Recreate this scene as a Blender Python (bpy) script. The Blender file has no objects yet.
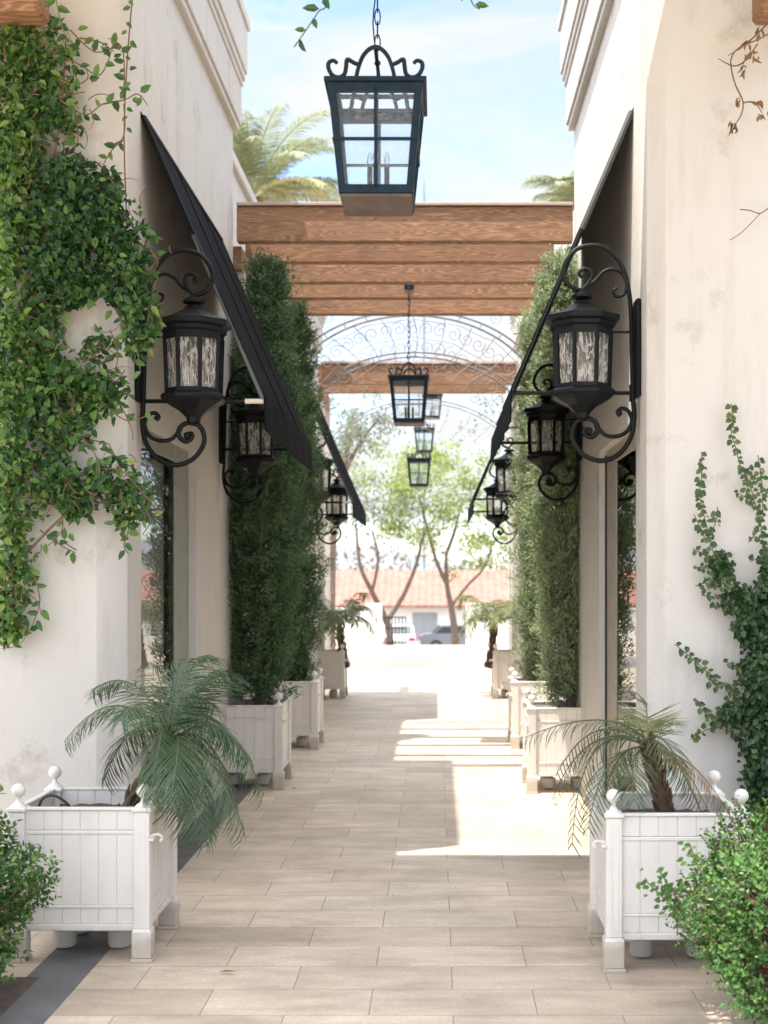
import bpy, math, random
import numpy as np
from mathutils import Vector, Matrix
random.seed(7); np.random.seed(7)
SC = bpy.context.scene
COL = SC.collection
PI = math.pi
F, CX, CY, H = 1300.0, 437.0, 582.0, 1.6           # lens in picture px, vanishing point, eye height

def at(px, py, d):
    """world point seen at a picture position at a distance d down the walk"""
    return Vector(((px-CX)*d/F, d, H+(CY-py)*d/F))

# ------------------------------------------------------------------ mesh builder
class MB:
    def __init__(s): s.v=[]; s.f=[]; s.t=[]; s.cur=.5
    def add(s, vs, fs):
        o=len(s.v); s.v.extend([tuple(p) for p in vs])
        for f in fs: s.f.append(tuple(i+o for i in f)); s.t.append(s.cur)
    def box(s, x0,x1,y0,y1,z0,z1, b=0.0):
        if x0>x1: x0,x1=x1,x0
        if y0>y1: y0,y1=y1,y0
        if b<=0:
            s.add([(x0,y0,z0),(x1,y0,z0),(x1,y1,z0),(x0,y1,z0),(x0,y0,z1),(x1,y0,z1),(x1,y1,z1),(x0,y1,z1)],
              [(0,3,2,1),(4,5,6,7),(0,1,5,4),(1,2,6,5),(2,3,7,6),(3,0,4,7)])
        else:   # bevelled box
            vs=[];idx={}
            X=(x0,x1);Y=(y0,y1);Z=(z0,z1)
            for i in (0,1):
                for j in (0,1):
                    for k in (0,1):
                        sx=1 if i==0 else -1; sy=1 if j==0 else -1; sz=1 if k==0 else -1
                        for a in range(3):
                            p=[X[i]+sx*b,Y[j]+sy*b,Z[k]+sz*b]
                            p[a]=(X[i],Y[j],Z[k])[a]
                            idx[(i,j,k,a)]=len(vs); vs.append(p)
            fs=[]
            for a in range(3):
                o=[q for q in range(3) if q!=a]
                for e in (0,1):
                    q=[]
                    for (m,n) in ((0,0),(1,0),(1,1),(0,1)):
                        c=[0,0,0]; c[a]=e; c[o[0]]=m; c[o[1]]=n
                        q.append(idx[(c[0],c[1],c[2],a)])
                    fs.append(q)
            for a in range(3):       # edges along axis a
                o=[q for q in range(3) if q!=a]
                for m in (0,1):
                    for n in (0,1):
                        c0=[0,0,0];c1=[0,0,0]
                        c0[o[0]]=m;c0[o[1]]=n;c1[o[0]]=m;c1[o[1]]=n;c1[a]=1
                        fs.append([idx[(*c0,o[0])],idx[(*c0,o[1])],idx[(*c1,o[1])],idx[(*c1,o[0])]])
            for i in (0,1):
                for j in (0,1):
                    for k in (0,1): fs.append([idx[(i,j,k,0)],idx[(i,j,k,1)],idx[(i,j,k,2)]])
            s.add(vs,fs)
    def hexa(s, p):   # 8 points, bottom ring then top ring
        s.add(p,[(0,3,2,1),(4,5,6,7),(0,1,5,4),(1,2,6,5),(2,3,7,6),(3,0,4,7)])
    def tube(s, pts, r, n=6, smooth=0, caps=True):
        pts=[Vector(p) for p in pts]
        R=r if isinstance(r,(list,tuple)) else [r]*len(pts)
        if smooth: pts,R=catmull(pts,R,smooth)
        m=len(pts)
        if m<2: return
        T=[]
        for i in range(m):
            a=pts[max(i-1,0)]; b=pts[min(i+1,m-1)]
            t=(b-a); T.append(t.normalized() if t.length>1e-9 else Vector((0,0,1)))
        up=Vector((0,0,1)) if abs(T[0].z)<.9 else Vector((0,1,0))
        nrm=(up-T[0]*up.dot(T[0])).normalized()
        vs=[]
        for i in range(m):
            nrm=nrm-T[i]*nrm.dot(T[i])
            nrm=nrm.normalized() if nrm.length>1e-6 else T[i].orthogonal().normalized()
            bn=T[i].cross(nrm)
            for k in range(n):
                a=2*PI*k/n
                vs.append(pts[i]+(nrm*math.cos(a)+bn*math.sin(a))*R[i])
        fs=[]
        for i in range(m-1):
            for k in range(n):
                k2=(k+1)%n
                fs.append((i*n+k,i*n+k2,(i+1)*n+k2,(i+1)*n+k))
        if caps: fs.append(tuple(reversed(range(n)))); fs.append(tuple((m-1)*n+k for k in range(n)))
        s.add(vs,fs)
    def lathe(s, prof, n=16, c=(0,0,0), rot=0.0, closed=True):
        vs=[];fs=[]
        for (r,z) in prof:
            for k in range(n):
                a=2*PI*k/n+rot
                vs.append((c[0]+r*math.cos(a),c[1]+r*math.sin(a),c[2]+z))
        m=len(prof)
        for i in range(m-1):
            for k in range(n):
                k2=(k+1)%n
                fs.append((i*n+k,i*n+k2,(i+1)*n+k2,(i+1)*n+k))
        if closed:
            fs.append(tuple(reversed(range(n)))); fs.append(tuple((m-1)*n+k for k in range(n)))
        s.add(vs,fs)
    def prism(s, poly, axis, a, b):
        """poly of 2-d points extruded along axis (0 x,1 y,2 z)"""
        def mk(p,q):
            if axis==0: return (q,p[0],p[1])
            if axis==1: return (p[0],q,p[1])
            return (p[0],p[1],q)
        n=len(poly)
        s.add([mk(p,a) for p in poly]+[mk(p,b) for p in poly],
              [tuple(reversed(range(n))),tuple(range(n,2*n))]+[(i,(i+1)%n,n+(i+1)%n,n+i) for i in range(n)])
    def sphere(s, c, r, n=10, m=7, sz=1.0):
        prof=[(max(r*math.sin(PI*i/m),1e-4),-r*sz*math.cos(PI*i/m)) for i in range(m+1)]
        s.lathe(prof,n,c)
    def leaves(s, P, D, N, L, W, T, fold=.18, curl=-.12):
        P=np.asarray(P,float);D=np.asarray(D,float);N=np.asarray(N,float)
        if len(P)==0: return
        L=np.asarray(L,float).reshape(-1,1);W=np.asarray(W,float).reshape(-1,1)
        D=D/(np.linalg.norm(D,axis=1,keepdims=True)+1e-9)
        S=np.cross(D,N); S/=np.linalg.norm(S,axis=1,keepdims=True)+1e-9
        N=np.cross(S,D)
        strip=abs(curl)>2          # long narrow leaflets droop as a strip
        if strip: tmp=[(0,.30,0),(0,-.30,0),(.55,.5,curl*.30),(.55,-.5,curl*.30),(.97,.10,curl),(.97,-.10,curl)]
        else: tmp=[(0,0,0),(.30,.5,fold),(.68,.40,fold*.6),(1,0,curl),(.68,-.40,fold*.6),(.30,-.5,fold)]
        A=np.stack([P+D*u*L+S*w*W+N*h*W for (u,w,h) in tmp],axis=1)
        o=len(s.v); n=len(P)
        s.v.extend(map(tuple,A.reshape(-1,3).tolist()))
        for i in range(n):
            b=o+6*i
            if strip: s.f.append((b,b+1,b+3,b+2)); s.f.append((b+2,b+3,b+5,b+4))
            else: s.f.append((b,b+1,b+2,b+3)); s.f.append((b,b+3,b+4,b+5))
        s.t.extend(np.repeat(np.asarray(T,float),2).tolist())
    def build(s, name, mat, parent=None, smooth=False, angle=40, loc=None, fix=True):
        me=bpy.data.meshes.new(name)
        me.from_pydata(s.v,[],s.f); me.update()
        at_=me.attributes.new('tint','FLOAT','FACE')
        at_.data.foreach_set('value',s.t)
        if fix and len(s.f)<20000:
            import bmesh
            bm=bmesh.new(); bm.from_mesh(me); bmesh.ops.recalc_face_normals(bm,faces=bm.faces); bm.to_mesh(me); bm.free()
        if smooth:
            me.shade_smooth()
            if angle<180: me.set_sharp_from_angle(angle=math.radians(angle))
        me.materials.append(mat)
        o=bpy.data.objects.new(name,me); COL.objects.link(o)
        if parent is not None: o.parent=parent
        if loc is not None: o.location=loc
        return o

def catmull(pts,R,k):
    P=[];Q=[];n=len(pts)
    for i in range(n-1):
        p0=pts[max(i-1,0)];p1=pts[i];p2=pts[i+1];p3=pts[min(i+2,n-1)]
        for j in range(k):
            t=j/k
            P.append(.5*((2*p1)+(p2-p0)*t+(2*p0-5*p1+4*p2-p3)*t*t+(3*p1-p0-3*p2+p3)*t**3))
            Q.append(R[i]*(1-t)+R[i+1]*t)
    P.append(pts[-1]);Q.append(R[-1])
    return P,Q

def empty(name, loc, label, cat, group=None, rz=0, scale=1):
    o=bpy.data.objects.new(name,None); COL.objects.link(o)
    o.location=loc; o.rotation_euler=(0,0,rz); o.scale=(scale,)*3
    o.empty_display_size=.1
    return tag(o,label,cat,group)
def tag(o,label,cat,group=None):
    o['label']=label; o['category']=cat
    if group: o['group']=group
    return o
def structure(o): o['kind']='structure'; return o
CHILD={}
def copy_tree(o, loc, rz=None, label=None, group=None, scale=None, parent=None):
    c=o.copy(); COL.objects.link(c)
    if parent is not None: c.parent=parent
    else:
        c.location=loc
        if rz is not None: c.rotation_euler=(0,0,rz)
        if scale is not None: c.scale=(scale,)*3
        if label: c['label']=label
        if group: c['group']=group
    for ch in o.children: copy_tree(ch,None,parent=c)
    return c

# ------------------------------------------------------------------ materials
def new_mat(name):
    m=bpy.data.materials.new(name); m.use_nodes=True
    nt=m.node_tree; b=nt.nodes['Principled BSDF']
    return m,nt,b
def nd(nt,t,**k):
    n=nt.nodes.new(t)
    for a,b in k.items():
        if a in n.inputs: n.inputs[a].default_value=b
        else: setattr(n,a,b)
    return n
def ramp(nt,fac,stops):
    r=nt.nodes.new('ShaderNodeValToRGB')
    e=r.color_ramp.elements
    while len(e)<len(stops): e.new(.5)
    for i,(p,c) in enumerate(stops):
        e[i].position=p; e[i].color=(*c,1)
    nt.links.new(fac,r.inputs['Fac']); return r.outputs['Color']
def mixc(nt,fac,a,b,mode='MIX'):
    m=nt.nodes.new('ShaderNodeMix'); m.data_type='RGBA'; m.blend_type=mode
    for i,x in ((0,fac),(6,a),(7,b)):
        if hasattr(x,'type') and hasattr(x,'is_output'): nt.links.new(x,m.inputs[i])
        else: m.inputs[i].default_value=x if i==0 else (*x,1)
    return m.outputs[2]
def coords(nt,scale=(1,1,1),world=True,loc=(0,0,0)):
    if world:
        g=nt.nodes.new('ShaderNodeNewGeometry'); src=g.outputs['Position']
    else:
        g=nt.nodes.new('ShaderNodeTexCoord'); src=g.outputs['Object']
    m=nt.nodes.new('ShaderNodeMapping'); m.inputs['Scale'].default_value=scale; m.inputs['Location'].default_value=loc
    nt.links.new(src,m.inputs['Vector']); return m.outputs['Vector']
def noise(nt,vec,scale,detail=4,rough=.55):
    n=nd(nt,'ShaderNodeTexNoise',Scale=scale,Detail=detail,Roughness=rough)
    nt.links.new(vec,n.inputs['Vector']); return n.outputs['Fac']
def bump(nt,b,h,strength=.3,dist=.01):
    n=nd(nt,'ShaderNodeBump',Strength=strength,Distance=dist)
    nt.links.new(h,n.inputs['Height']); nt.links.new(n.outputs['Normal'],b.inputs['Normal'])

def mat_stucco(name,c=(.60,.57,.515),stain=(.42,.375,.31)):
    m,nt,b=new_mat(name)
    v=coords(nt); big=noise(nt,v,1.1,5,.6)
    vs=coords(nt,(2.2,2.2,.35)); streak=noise(nt,vs,3.0,5,.65)
    f1=ramp(nt,big,[(.42,(0,0,0)),(.72,(.45,.45,.45))])
    f2=ramp(nt,streak,[(.52,(0,0,0)),(.8,(.5,.5,.5))])
    vp=coords(nt,loc=(3.1,1.7,5.2)); pt=noise(nt,vp,2.3,9,.72)
    f3=ramp(nt,pt,[(.57,(0,0,0)),(.68,(.7,.7,.7))])
    c1=mixc(nt,f1,c,tuple(x*.90 for x in c))
    c2=mixc(nt,f2,c1,stain)
    c3=mixc(nt,f3,c2,tuple(x*.93 for x in stain))
    nt.links.new(c3,b.inputs['Base Color']); b.inputs['Roughness'].default_value=.85
    fine=noise(nt,v,38,6,.65); mid=noise(nt,v,5,4,.6)
    ad=nd(nt,'ShaderNodeMath',operation='MULTIPLY_ADD'); ad.inputs[1].default_value=2.5
    nt.links.new(mid,ad.inputs[0]); nt.links.new(fine,ad.inputs[2])
    bump(nt,b,ad.outputs[0],.35,.008)
    return m
def mat_simple(name,c,rough=.5,metal=0,var=.12,vs=6,bmp=0,bs=60,spec=.5):
    m,nt,b=new_mat(name)
    v=coords(nt,world=False); n=noise(nt,v,vs,5,.6)
    col=ramp(nt,n,[(.3,tuple(x*(1-var) for x in c)),(.7,tuple(min(1,x*(1+var)) for x in c))])
    nt.links.new(col,b.inputs['Base Color']); b.inputs['Roughness'].default_value=rough
    b.inputs['Metallic'].default_value=metal; b.inputs['Specular IOR Level'].default_value=spec
    if bmp: bump(nt,b,noise(nt,v,bs,4,.6),bmp,.004)
    return m
def mat_leaf(name,stops,rough=.45,trans=.25):
    m,nt,b=new_mat(name)
    a=nd(nt,'ShaderNodeAttribute',attribute_name='tint')
    col=ramp(nt,a.outputs['Fac'],stops)
    nt.links.new(col,b.inputs['Base Color']); b.inputs['Roughness'].default_value=rough
    b.inputs['Specular IOR Level'].default_value=.4
    t=nd(nt,'ShaderNodeBsdfTranslucent')
    hs=nd(nt,'ShaderNodeHueSaturation',Saturation=1.1,Value=1.35)
    nt.links.new(col,hs.inputs['Color']); nt.links.new(hs.outputs['Color'],t.inputs['Color'])
    mx=nd(nt,'ShaderNodeMixShader'); mx.inputs[0].default_value=trans
    nt.links.new(b.outputs[0],mx.inputs[1]); nt.links.new(t.outputs[0],mx.inputs[2])
    nt.links.new(mx.outputs[0],nt.nodes['Material Output'].inputs['Surface'])
    return m
def mat_paving():
    m,nt,b=new_mat('beige stone paving')
    v=coords(nt,loc=(-.06,-4.80+.0,0))
    br=nd(nt,'ShaderNodeTexBrick',Scale=1.0,offset=.5,offset_frequency=2,squash=1.0)
    br.inputs['Mortar Size'].default_value=.0028; br.inputs['Mortar Smooth'].default_value=.25
    br.inputs['Bias'].default_value=0.0
    br.inputs['Brick Width'].default_value=.625; br.inputs['Row Height'].default_value=.3048
    br.inputs['Color1'].default_value=(0,0,0,1); br.inputs['Color2'].default_value=(1,1,1,1)
    br.inputs['Mortar'].default_value=(.5,.5,.5,1)
    nt.links.new(v,br.inputs['Vector'])
    tile=ramp(nt,br.outputs['Color'],[(0,(.535,.44,.335)),(.4,(.605,.502,.385)),(.8,(.645,.54,.415)),(1,(.59,.50,.39))])
    vst=coords(nt,(1.0,3.0,1)); n1=noise(nt,vst,2.2,7,.65); n2=noise(nt,coords(nt),55,5,.7)
    f1=ramp(nt,n1,[(.33,(.76,.75,.74)),(.66,(1.10,1.10,1.10))])
    n3=noise(nt,coords(nt,loc=(7,3,0)),1.3,8,.7); f3=ramp(nt,n3,[(.34,(.80,.79,.78)),(.52,(1,1,1)),(.75,(1.05,1.05,1.04))])
    f2=ramp(nt,n2,[(.3,(.86,.86,.86)),(.7,(1.08,1.08,1.08))])
    c=mixc(nt,1.0,tile,f1,'MULTIPLY'); c=mixc(nt,1.0,c,f2,'MULTIPLY'); c=mixc(nt,1.0,c,f3,'MULTIPLY')
    c=mixc(nt,br.outputs['Fac'],c,(.29,.245,.20))
    nt.links.new(c,b.inputs['Base Color'])
    rr=ramp(nt,n1,[(.3,(.44,.44,.44)),(.7,(.64,.64,.64))]); nt.links.new(rr,b.inputs['Roughness'])
    inv=nd(nt,'ShaderNodeMath',operation='MULTIPLY_ADD'); inv.inputs[1].default_value=-1.0
    nt.links.new(br.outputs['Fac'],inv.inputs[0]); 
    sc=nd(nt,'ShaderNodeMath',operation='MULTIPLY'); sc.inputs[1].default_value=.25
    nt.links.new(n2,sc.inputs[0]); nt.links.new(sc.outputs[0],inv.inputs[2])
    bump(nt,b,inv.outputs[0],.5,.004)
    return m
def mat_wood(name,c0=(.125,.058,.028),c1=(.31,.165,.082),axis='x'):
    m,nt,b=new_mat(name)
    tc=nt.nodes.new('ShaderNodeTexCoord')
    oi=nt.nodes.new('ShaderNodeObjectInfo')
    vm=nd(nt,'ShaderNodeVectorMath',operation='ADD')
    cmb=nt.nodes.new('ShaderNodeCombineXYZ')
    ml=nd(nt,'ShaderNodeMath',operation='MULTIPLY'); ml.inputs[1].default_value=37
    nt.links.new(oi.outputs['Random'],ml.inputs[0]); nt.links.new(ml.outputs[0],cmb.inputs[0]); nt.links.new(oi.outputs['Random'],cmb.inputs[2])
    nt.links.new(tc.outputs['Object'],vm.inputs[0]); nt.links.new(cmb.outputs[0],vm.inputs[1])
    mp=nd(nt,'ShaderNodeMapping'); mp.inputs['Scale'].default_value=(.8,3,10) if axis=='x' else (3,.8,10)
    nt.links.new(vm.outputs[0],mp.inputs['Vector'])
    n1=noise(nt,mp.outputs[0],1.0,3,.45)
    # rings: sine of the smooth noise makes cathedral grain
    s1=nd(nt,'ShaderNodeMath',operation='MULTIPLY'); s1.inputs[1].default_value=150
    nt.links.new(n1,s1.inputs[0])
    s2=nd(nt,'ShaderNodeMath',operation='SINE'); nt.links.new(s1.outputs[0],s2.inputs[0])
    s3=nd(nt,'ShaderNodeMath',operation='MULTIPLY_ADD'); s3.inputs[1].default_value=.5; s3.inputs[2].default_value=.5
    nt.links.new(s2.outputs[0],s3.inputs[0])
    mp2=nd(nt,'ShaderNodeMapping'); mp2.inputs['Scale'].default_value=(1.6,60,60) if axis=='x' else (60,1.6,60)
    nt.links.new(vm.outputs[0],mp2.inputs['Vector'])
    n2=noise(nt,mp2.outputs[0],2.0,6,.65)
    mid=tuple((p*.5+q*.5) for p,q in zip(c0,c1))
    g=ramp(nt,s3.outputs[0],[(0,mid),(.5,tuple(.3*p+.7*q for p,q in zip(c0,c1))),(.82,c1),(1,tuple(x*1.32 for x in c1))])
    f=ramp(nt,n2,[(.28,(.50,.46,.44)),(.45,(.92,.91,.90)),(.70,(1.14,1.14,1.14))])
    col=mixc(nt,1.0,g,f,'MULTIPLY')
    mp3=nd(nt,'ShaderNodeMapping'); mp3.inputs['Scale'].default_value=(1.3,1,9) if axis=='x' else (1,1.3,9)
    nt.links.new(vm.outputs[0],mp3.inputs['Vector'])
    chk=ramp(nt,noise(nt,mp3.outputs[0],3.2,2,.5),[(.485,(1,1,1)),(.498,(.45,.42,.40)),(.502,(.45,.42,.40)),(.515,(1,1,1))])
    msk=ramp(nt,noise(nt,mp3.outputs[0],.9,1,.5),[(.52,(0,0,0)),(.58,(.8,.8,.8))])
    col=mixc(nt,1.0,col,mixc(nt,msk,(1,1,1),chk),'MULTIPLY')
    v3=coords(nt,(.8,.8,2)); wear=ramp(nt,noise(nt,v3,2.5,6,.65),[(.45,(0,0,0)),(.75,(.5,.5,.5))])
    col=mixc(nt,wear,col,c0)
    nt.links.new(col,b.inputs['Base Color']); b.inputs['Roughness'].default_value=.7
    bump(nt,b,n2,.35,.004)
    return m
def mat_lampglass():
    m,nt,b=new_mat('rippled lamp glass')
    v=coords(nt,(1,1,.22),world=False); n=noise(nt,v,46,2,.5)
    f=ramp(nt,n,[(.36,(.16,.16,.16)),(.47,(.22,.22,.22)),(.50,(.85,.85,.85)),(.55,(.85,.85,.85)),(.58,(.2,.2,.2))])
    b.inputs['Base Color'].default_value=(.82,.80,.75,1); b.inputs['Roughness'].default_value=.12
    bump(nt,b,n,.9,.01)
    t=nd(nt,'ShaderNodeBsdfTransparent'); t.inputs[0].default_value=(.95,.94,.90,1)
    tl=nd(nt,'ShaderNodeBsdfTranslucent'); tl.inputs[0].default_value=(.8,.77,.7,1)
    m2=nd(nt,'ShaderNodeMixShader'); m2.inputs[0].default_value=.5
    nt.links.new(b.outputs[0],m2.inputs[1]); nt.links.new(tl.outputs[0],m2.inputs[2])
    mx=nd(nt,'ShaderNodeMixShader'); nt.links.new(f,mx.inputs[0])
    nt.links.new(t.outputs[0],mx.inputs[1]); nt.links.new(m2.outputs[0],mx.inputs[2])
    nt.links.new(mx.outputs[0],nt.nodes['Material Output'].inputs['Surface'])
    return m
def mat_glass(name,ior=1.5,tint=(.93,.96,.95),bmp=0,rough=.0,dirt=0.0):
    m,nt,b=new_mat(name)
    t=nd(nt,'ShaderNodeBsdfTransparent'); t.inputs[0].default_value=(*tint,1)
    g=nd(nt,'ShaderNodeBsdfGlossy',Roughness=rough)
    fr=nd(nt,'ShaderNodeFresnel',IOR=ior)
    if bmp:
        v=coords(nt,world=False); n=noise(nt,v,7,2,.5)
        bp=nd(nt,'ShaderNodeBump',Strength=bmp,Distance=.01); nt.links.new(n,bp.inputs['Height'])
        nt.links.new(bp.outputs[0],g.inputs['Normal']); nt.links.new(bp.outputs[0],fr.inputs['Normal'])
    mx=nd(nt,'ShaderNodeMixShader'); nt.links.new(fr.outputs[0],mx.inputs[0])
    nt.links.new(t.outputs[0],mx.inputs[1]); nt.links.new(g.outputs[0],mx.inputs[2])
    out=mx.outputs[0]
    if dirt:
        d=nd(nt,'ShaderNodeBsdfDiffuse'); d.inputs[0].default_value=(.75,.77,.75,1)
        n=noise(nt,coords(nt,world=False),160,3,.6)
        f=ramp(nt,n,[(.50,(dirt*.25,)*3),(.66,(dirt,)*3)])
        m2=nd(nt,'ShaderNodeMixShader'); nt.links.new(f,m2.inputs[0])
        nt.links.new(out,m2.inputs[1]); nt.links.new(d.outputs[0],m2.inputs[2]); out=m2.outputs[0]
    nt.links.new(out,nt.nodes['Material Output'].inputs['Surface'])
    return m

M={}
M['stucco']=mat_stucco('cream stucco')
M['cornice']=mat_stucco('cornice plaster',(.585,.55,.495))
M['paving']=mat_paving()
M['slate']=mat_simple('dark slate border',(.13,.13,.13),.6,var=.3,vs=4,bmp=.3)
M['soil']=mat_simple('garden soil',(.085,.062,.045),.95,var=.4,vs=14,bmp=1.0,bs=25)
M['wood']=mat_wood('stained pergola timber')
M['woody']=mat_wood('stained side timber',axis='y')
M['flash']=mat_simple('weathered cap board',(.42,.30,.24),.7)
M['iron']=mat_simple('black wrought iron',(.0042,.0055,.0062),.5,var=.35,vs=30,bmp=.25,bs=120,spec=.22)
M['ironsky']=mat_simple('sky tinted lantern iron',(.004,.015,.024),.45,var=.35,vs=30,bmp=.25,bs=120,spec=.2)  # the sky's blue reflection is put into the base colour
M['lantbase']=mat_simple('reflection brown lantern base',(.085,.062,.048),.6,var=.35,vs=12)  # brown reflection on the underside put into the plate colour
M['rust']=mat_simple('thin grey trellis iron',(.22,.21,.20),.6)
M['canvas']=mat_simple('charcoal awning canvas',(.0055,.0066,.008),.85,var=.25,vs=3,bmp=.2,bs=300,spec=.06)
M['grey']=mat_simple('grey aluminium bar',(.13,.135,.135),.5)
def mat_paint(name,c):
    m,nt,b=new_mat(name)
    v=coords(nt,world=False); w=coords(nt)
    n=noise(nt,w,7,7,.68); st=noise(nt,coords(nt,(14,14,1.6)),2.0,5,.6)
    f=ramp(nt,n,[(.48,(0,0,0)),(.72,(.5,.5,.5))]); g=ramp(nt,st,[(.5,(0,0,0)),(.8,(.45,.45,.45))])
    col=mixc(nt,f,c,tuple(x*.86 for x in c)); col=mixc(nt,g,col,(.60,.55,.47))
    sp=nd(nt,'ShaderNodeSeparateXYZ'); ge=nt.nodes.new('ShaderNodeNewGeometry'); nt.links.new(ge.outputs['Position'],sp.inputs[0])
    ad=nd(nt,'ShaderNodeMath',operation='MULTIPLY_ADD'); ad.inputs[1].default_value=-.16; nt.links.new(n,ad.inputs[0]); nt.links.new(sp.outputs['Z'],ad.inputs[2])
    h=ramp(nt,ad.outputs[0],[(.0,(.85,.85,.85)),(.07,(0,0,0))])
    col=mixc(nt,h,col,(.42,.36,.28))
    nt.links.new(col,b.inputs['Base Color']); b.inputs['Roughness'].default_value=.5
    bump(nt,b,noise(nt,coords(nt,(60,60,6)),4,4,.6),.12,.003); return m
M['dgrey']=mat_simple('dark grey bar',(.055,.06,.062),.5)
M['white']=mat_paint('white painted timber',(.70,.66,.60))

M['caster']=mat_simple('caster steel',(.48,.46,.42),.5)
M['lampglass']=mat_lampglass()
M['lantglass']=mat_glass('seeded lantern glass',1.45,(.90,.95,.96),.15,.02,dirt=.22)
M['shopglass']=mat_glass('shop window glass',2.3,(.80,.84,.82),0)
M['shopglass2']=mat_glass('clear shop window glass',1.55,(.92,.95,.93),0)
M['glass_backing']=mat_simple('pale added sheet',(.62,.63,.57),.8,var=.1,vs=4)
M['frame']=mat_simple('grey green window frame',(.26,.27,.235),.5)
M['framet']=mat_simple('taupe window frame',(.36,.32,.26),.5)
M['seal']=mat_simple('dark seal',(.02,.02,.02),.7)
M['candle']=mat_simple('ivory candle sleeve',(.62,.57,.46),.5)
M['bulb']=mat_glass('clear bulb glass',1.6,(.95,.95,.92))
M['bark']=mat_simple('rough bark',(.17,.125,.095),.9,var=.4,vs=14,bmp=.9,bs=22)
M['palmbark']=mat_simple('brown palm fibre',(.095,.055,.030),.9,var=.55,vs=20,bmp=1,bs=35)
M['stem']=mat_simple('woody vine stem',(.17,.10,.06),.8,var=.3,vs=20)
M['gstem']=mat_simple('green stem',(.13,.15,.05),.6,var=.3,vs=20)
M['vine']=mat_leaf('jasmine leaves',[(0,(.018,.048,.020)),(.35,(.040,.105,.030)),(.7,(.10,.205,.045)),(1,(.24,.34,.08))],.4,.33)
M['fig']=mat_leaf('creeping fig leaves',[(0,(.024,.058,.024)),(.5,(.050,.105,.038)),(.8,(.11,.15,.045)),(1,(.24,.16,.06))],.4,.2)
M['box']=mat_leaf('boxwood leaves',[(0,(.020,.060,.020)),(.5,(.055,.145,.035)),(.85,(.13,.25,.06)),(1,(.24,.34,.10))],.42,.32)
M['palm']=mat_leaf('palm leaflets',[(0,(.030,.062,.030)),(.5,(.062,.112,.050)),(.85,(.11,.165,.075)),(1,(.19,.21,.08))],.42,.2)
M['palm2']=mat_leaf('olive palm leaflets',[(0,(.035,.06,.028)),(.5,(.075,.11,.05)),(.85,(.12,.15,.06)),(1,(.22,.22,.07))],.42,.25)
M['dry']=mat_leaf('dry brown leaves',[(0,(.16,.09,.04)),(1,(.36,.22,.10))],.8,.2)
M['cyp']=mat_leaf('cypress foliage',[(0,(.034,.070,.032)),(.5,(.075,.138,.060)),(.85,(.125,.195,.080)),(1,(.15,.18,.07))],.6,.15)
M['cyp2']=mat_leaf('sun paled cypress foliage',[(0,(.16,.135,.075)),(.25,(.21,.265,.145)),(.75,(.32,.39,.225)),(1,(.48,.46,.29))],.75,.32)  # dusty grey green, paled further to stand for frontal sun
M['datep']=mat_leaf('date palm leaflets',[(0,(.16,.20,.13)),(.6,(.29,.32,.19)),(1,(.50,.40,.15))],.5,.3)
M['tree']=mat_leaf('yellow green tree leaves',[(0,(.17,.22,.07)),(.6,(.30,.36,.11)),(1,(.42,.44,.17))],.5,.35)
M['tree2']=mat_leaf('grey olive tree leaves',[(0,(.11,.14,.09)),(.6,(.19,.22,.14)),(1,(.3,.32,.22))],.5,.3)
M['far']=mat_leaf('far pale foliage',[(0,(.16,.17,.13)),(.6,(.25,.25,.20)),(1,(.36,.33,.30))],.6,.2)
M['terra']=mat_simple('terracotta roof',(.30,.135,.10),.8,var=.25,vs=2)
M['wallw']=mat_simple('white rendered wall',(.78,.76,.73),.8,var=.05,vs=2)
M['ground']=mat_simple('dry ground',(.26,.22,.17),.95,var=.25,vs=.6)
M['road']=mat_simple('asphalt',(.06,.06,.062),.9,var=.2,vs=2)
M['hill']=mat_simple('far hill scrub',(.20,.20,.21),.95,var=.15,vs=.02)
M['carw']=mat_simple('white car paint',(.75,.75,.76),.25,var=.02)
M['carb']=mat_simple('grey blue car paint',(.17,.18,.20),.25,var=.05)
M['tyre']=mat_simple('tyre rubber',(.02,.02,.02),.8)
M['redl']=mat_simple('red lamp lens',(.5,.02,.02),.3)
M['carglass']=mat_simple('dark car glass',(.03,.035,.04),.08,spec=.8)
M['farglass']=mat_simple('pale window glass',(.30,.33,.34),.15)
M['dark']=mat_simple('dark interior',(.10,.09,.08),.9)
M['spire']=mat_simple('grey spire metal',(.20,.24,.26),.5)
M['hose']=mat_simple('black rubber tube',(.02,.02,.02),.6)
M['roofb']=mat_simple('portico roof boards',(.50,.44,.37),.8)

# ------------------------------------------------------------------ camera, light, world
cam=bpy.data.cameras.new('camera'); co=bpy.data.objects.new('camera',cam); COL.objects.link(co)
co.location=(0,0,H); co.rotation_euler=(PI/2,0,0)
cam.sensor_fit='VERTICAL'; cam.sensor_height=36; cam.sensor_width=27
cam.lens=F/1024*36
cam.shift_x=(384-CX)/1024; cam.shift_y=(CY-512)/1024
cam.clip_start=.05; cam.clip_end=5000
cam.dof.use_dof=True; cam.dof.focus_distance=6.6; cam.dof.aperture_fstop=3.0
SC.camera=co
SUN=Vector((-.27,-.20,1)).normalized()
sd=bpy.data.lights.new('sun','SUN'); so=bpy.data.objects.new('sun',sd); COL.objects.link(so)
sd.energy=2.25; sd.angle=math.radians(.53); sd.color=(1,.94,.86)
so.rotation_euler=SUN.to_track_quat('Z','Y').to_euler(); so.location=(-5,-4,20)
W=bpy.data.worlds.new('World'); SC.world=W; W.use_nodes=True
nt=W.node_tree; bg=nt.nodes['Background']
sky=nd(nt,'ShaderNodeTexSky',sky_type='NISHITA',sun_disc=False)
sky.sun_elevation=math.asin(SUN.z); sky.sun_rotation=math.atan2(SUN.x,SUN.y)
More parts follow.
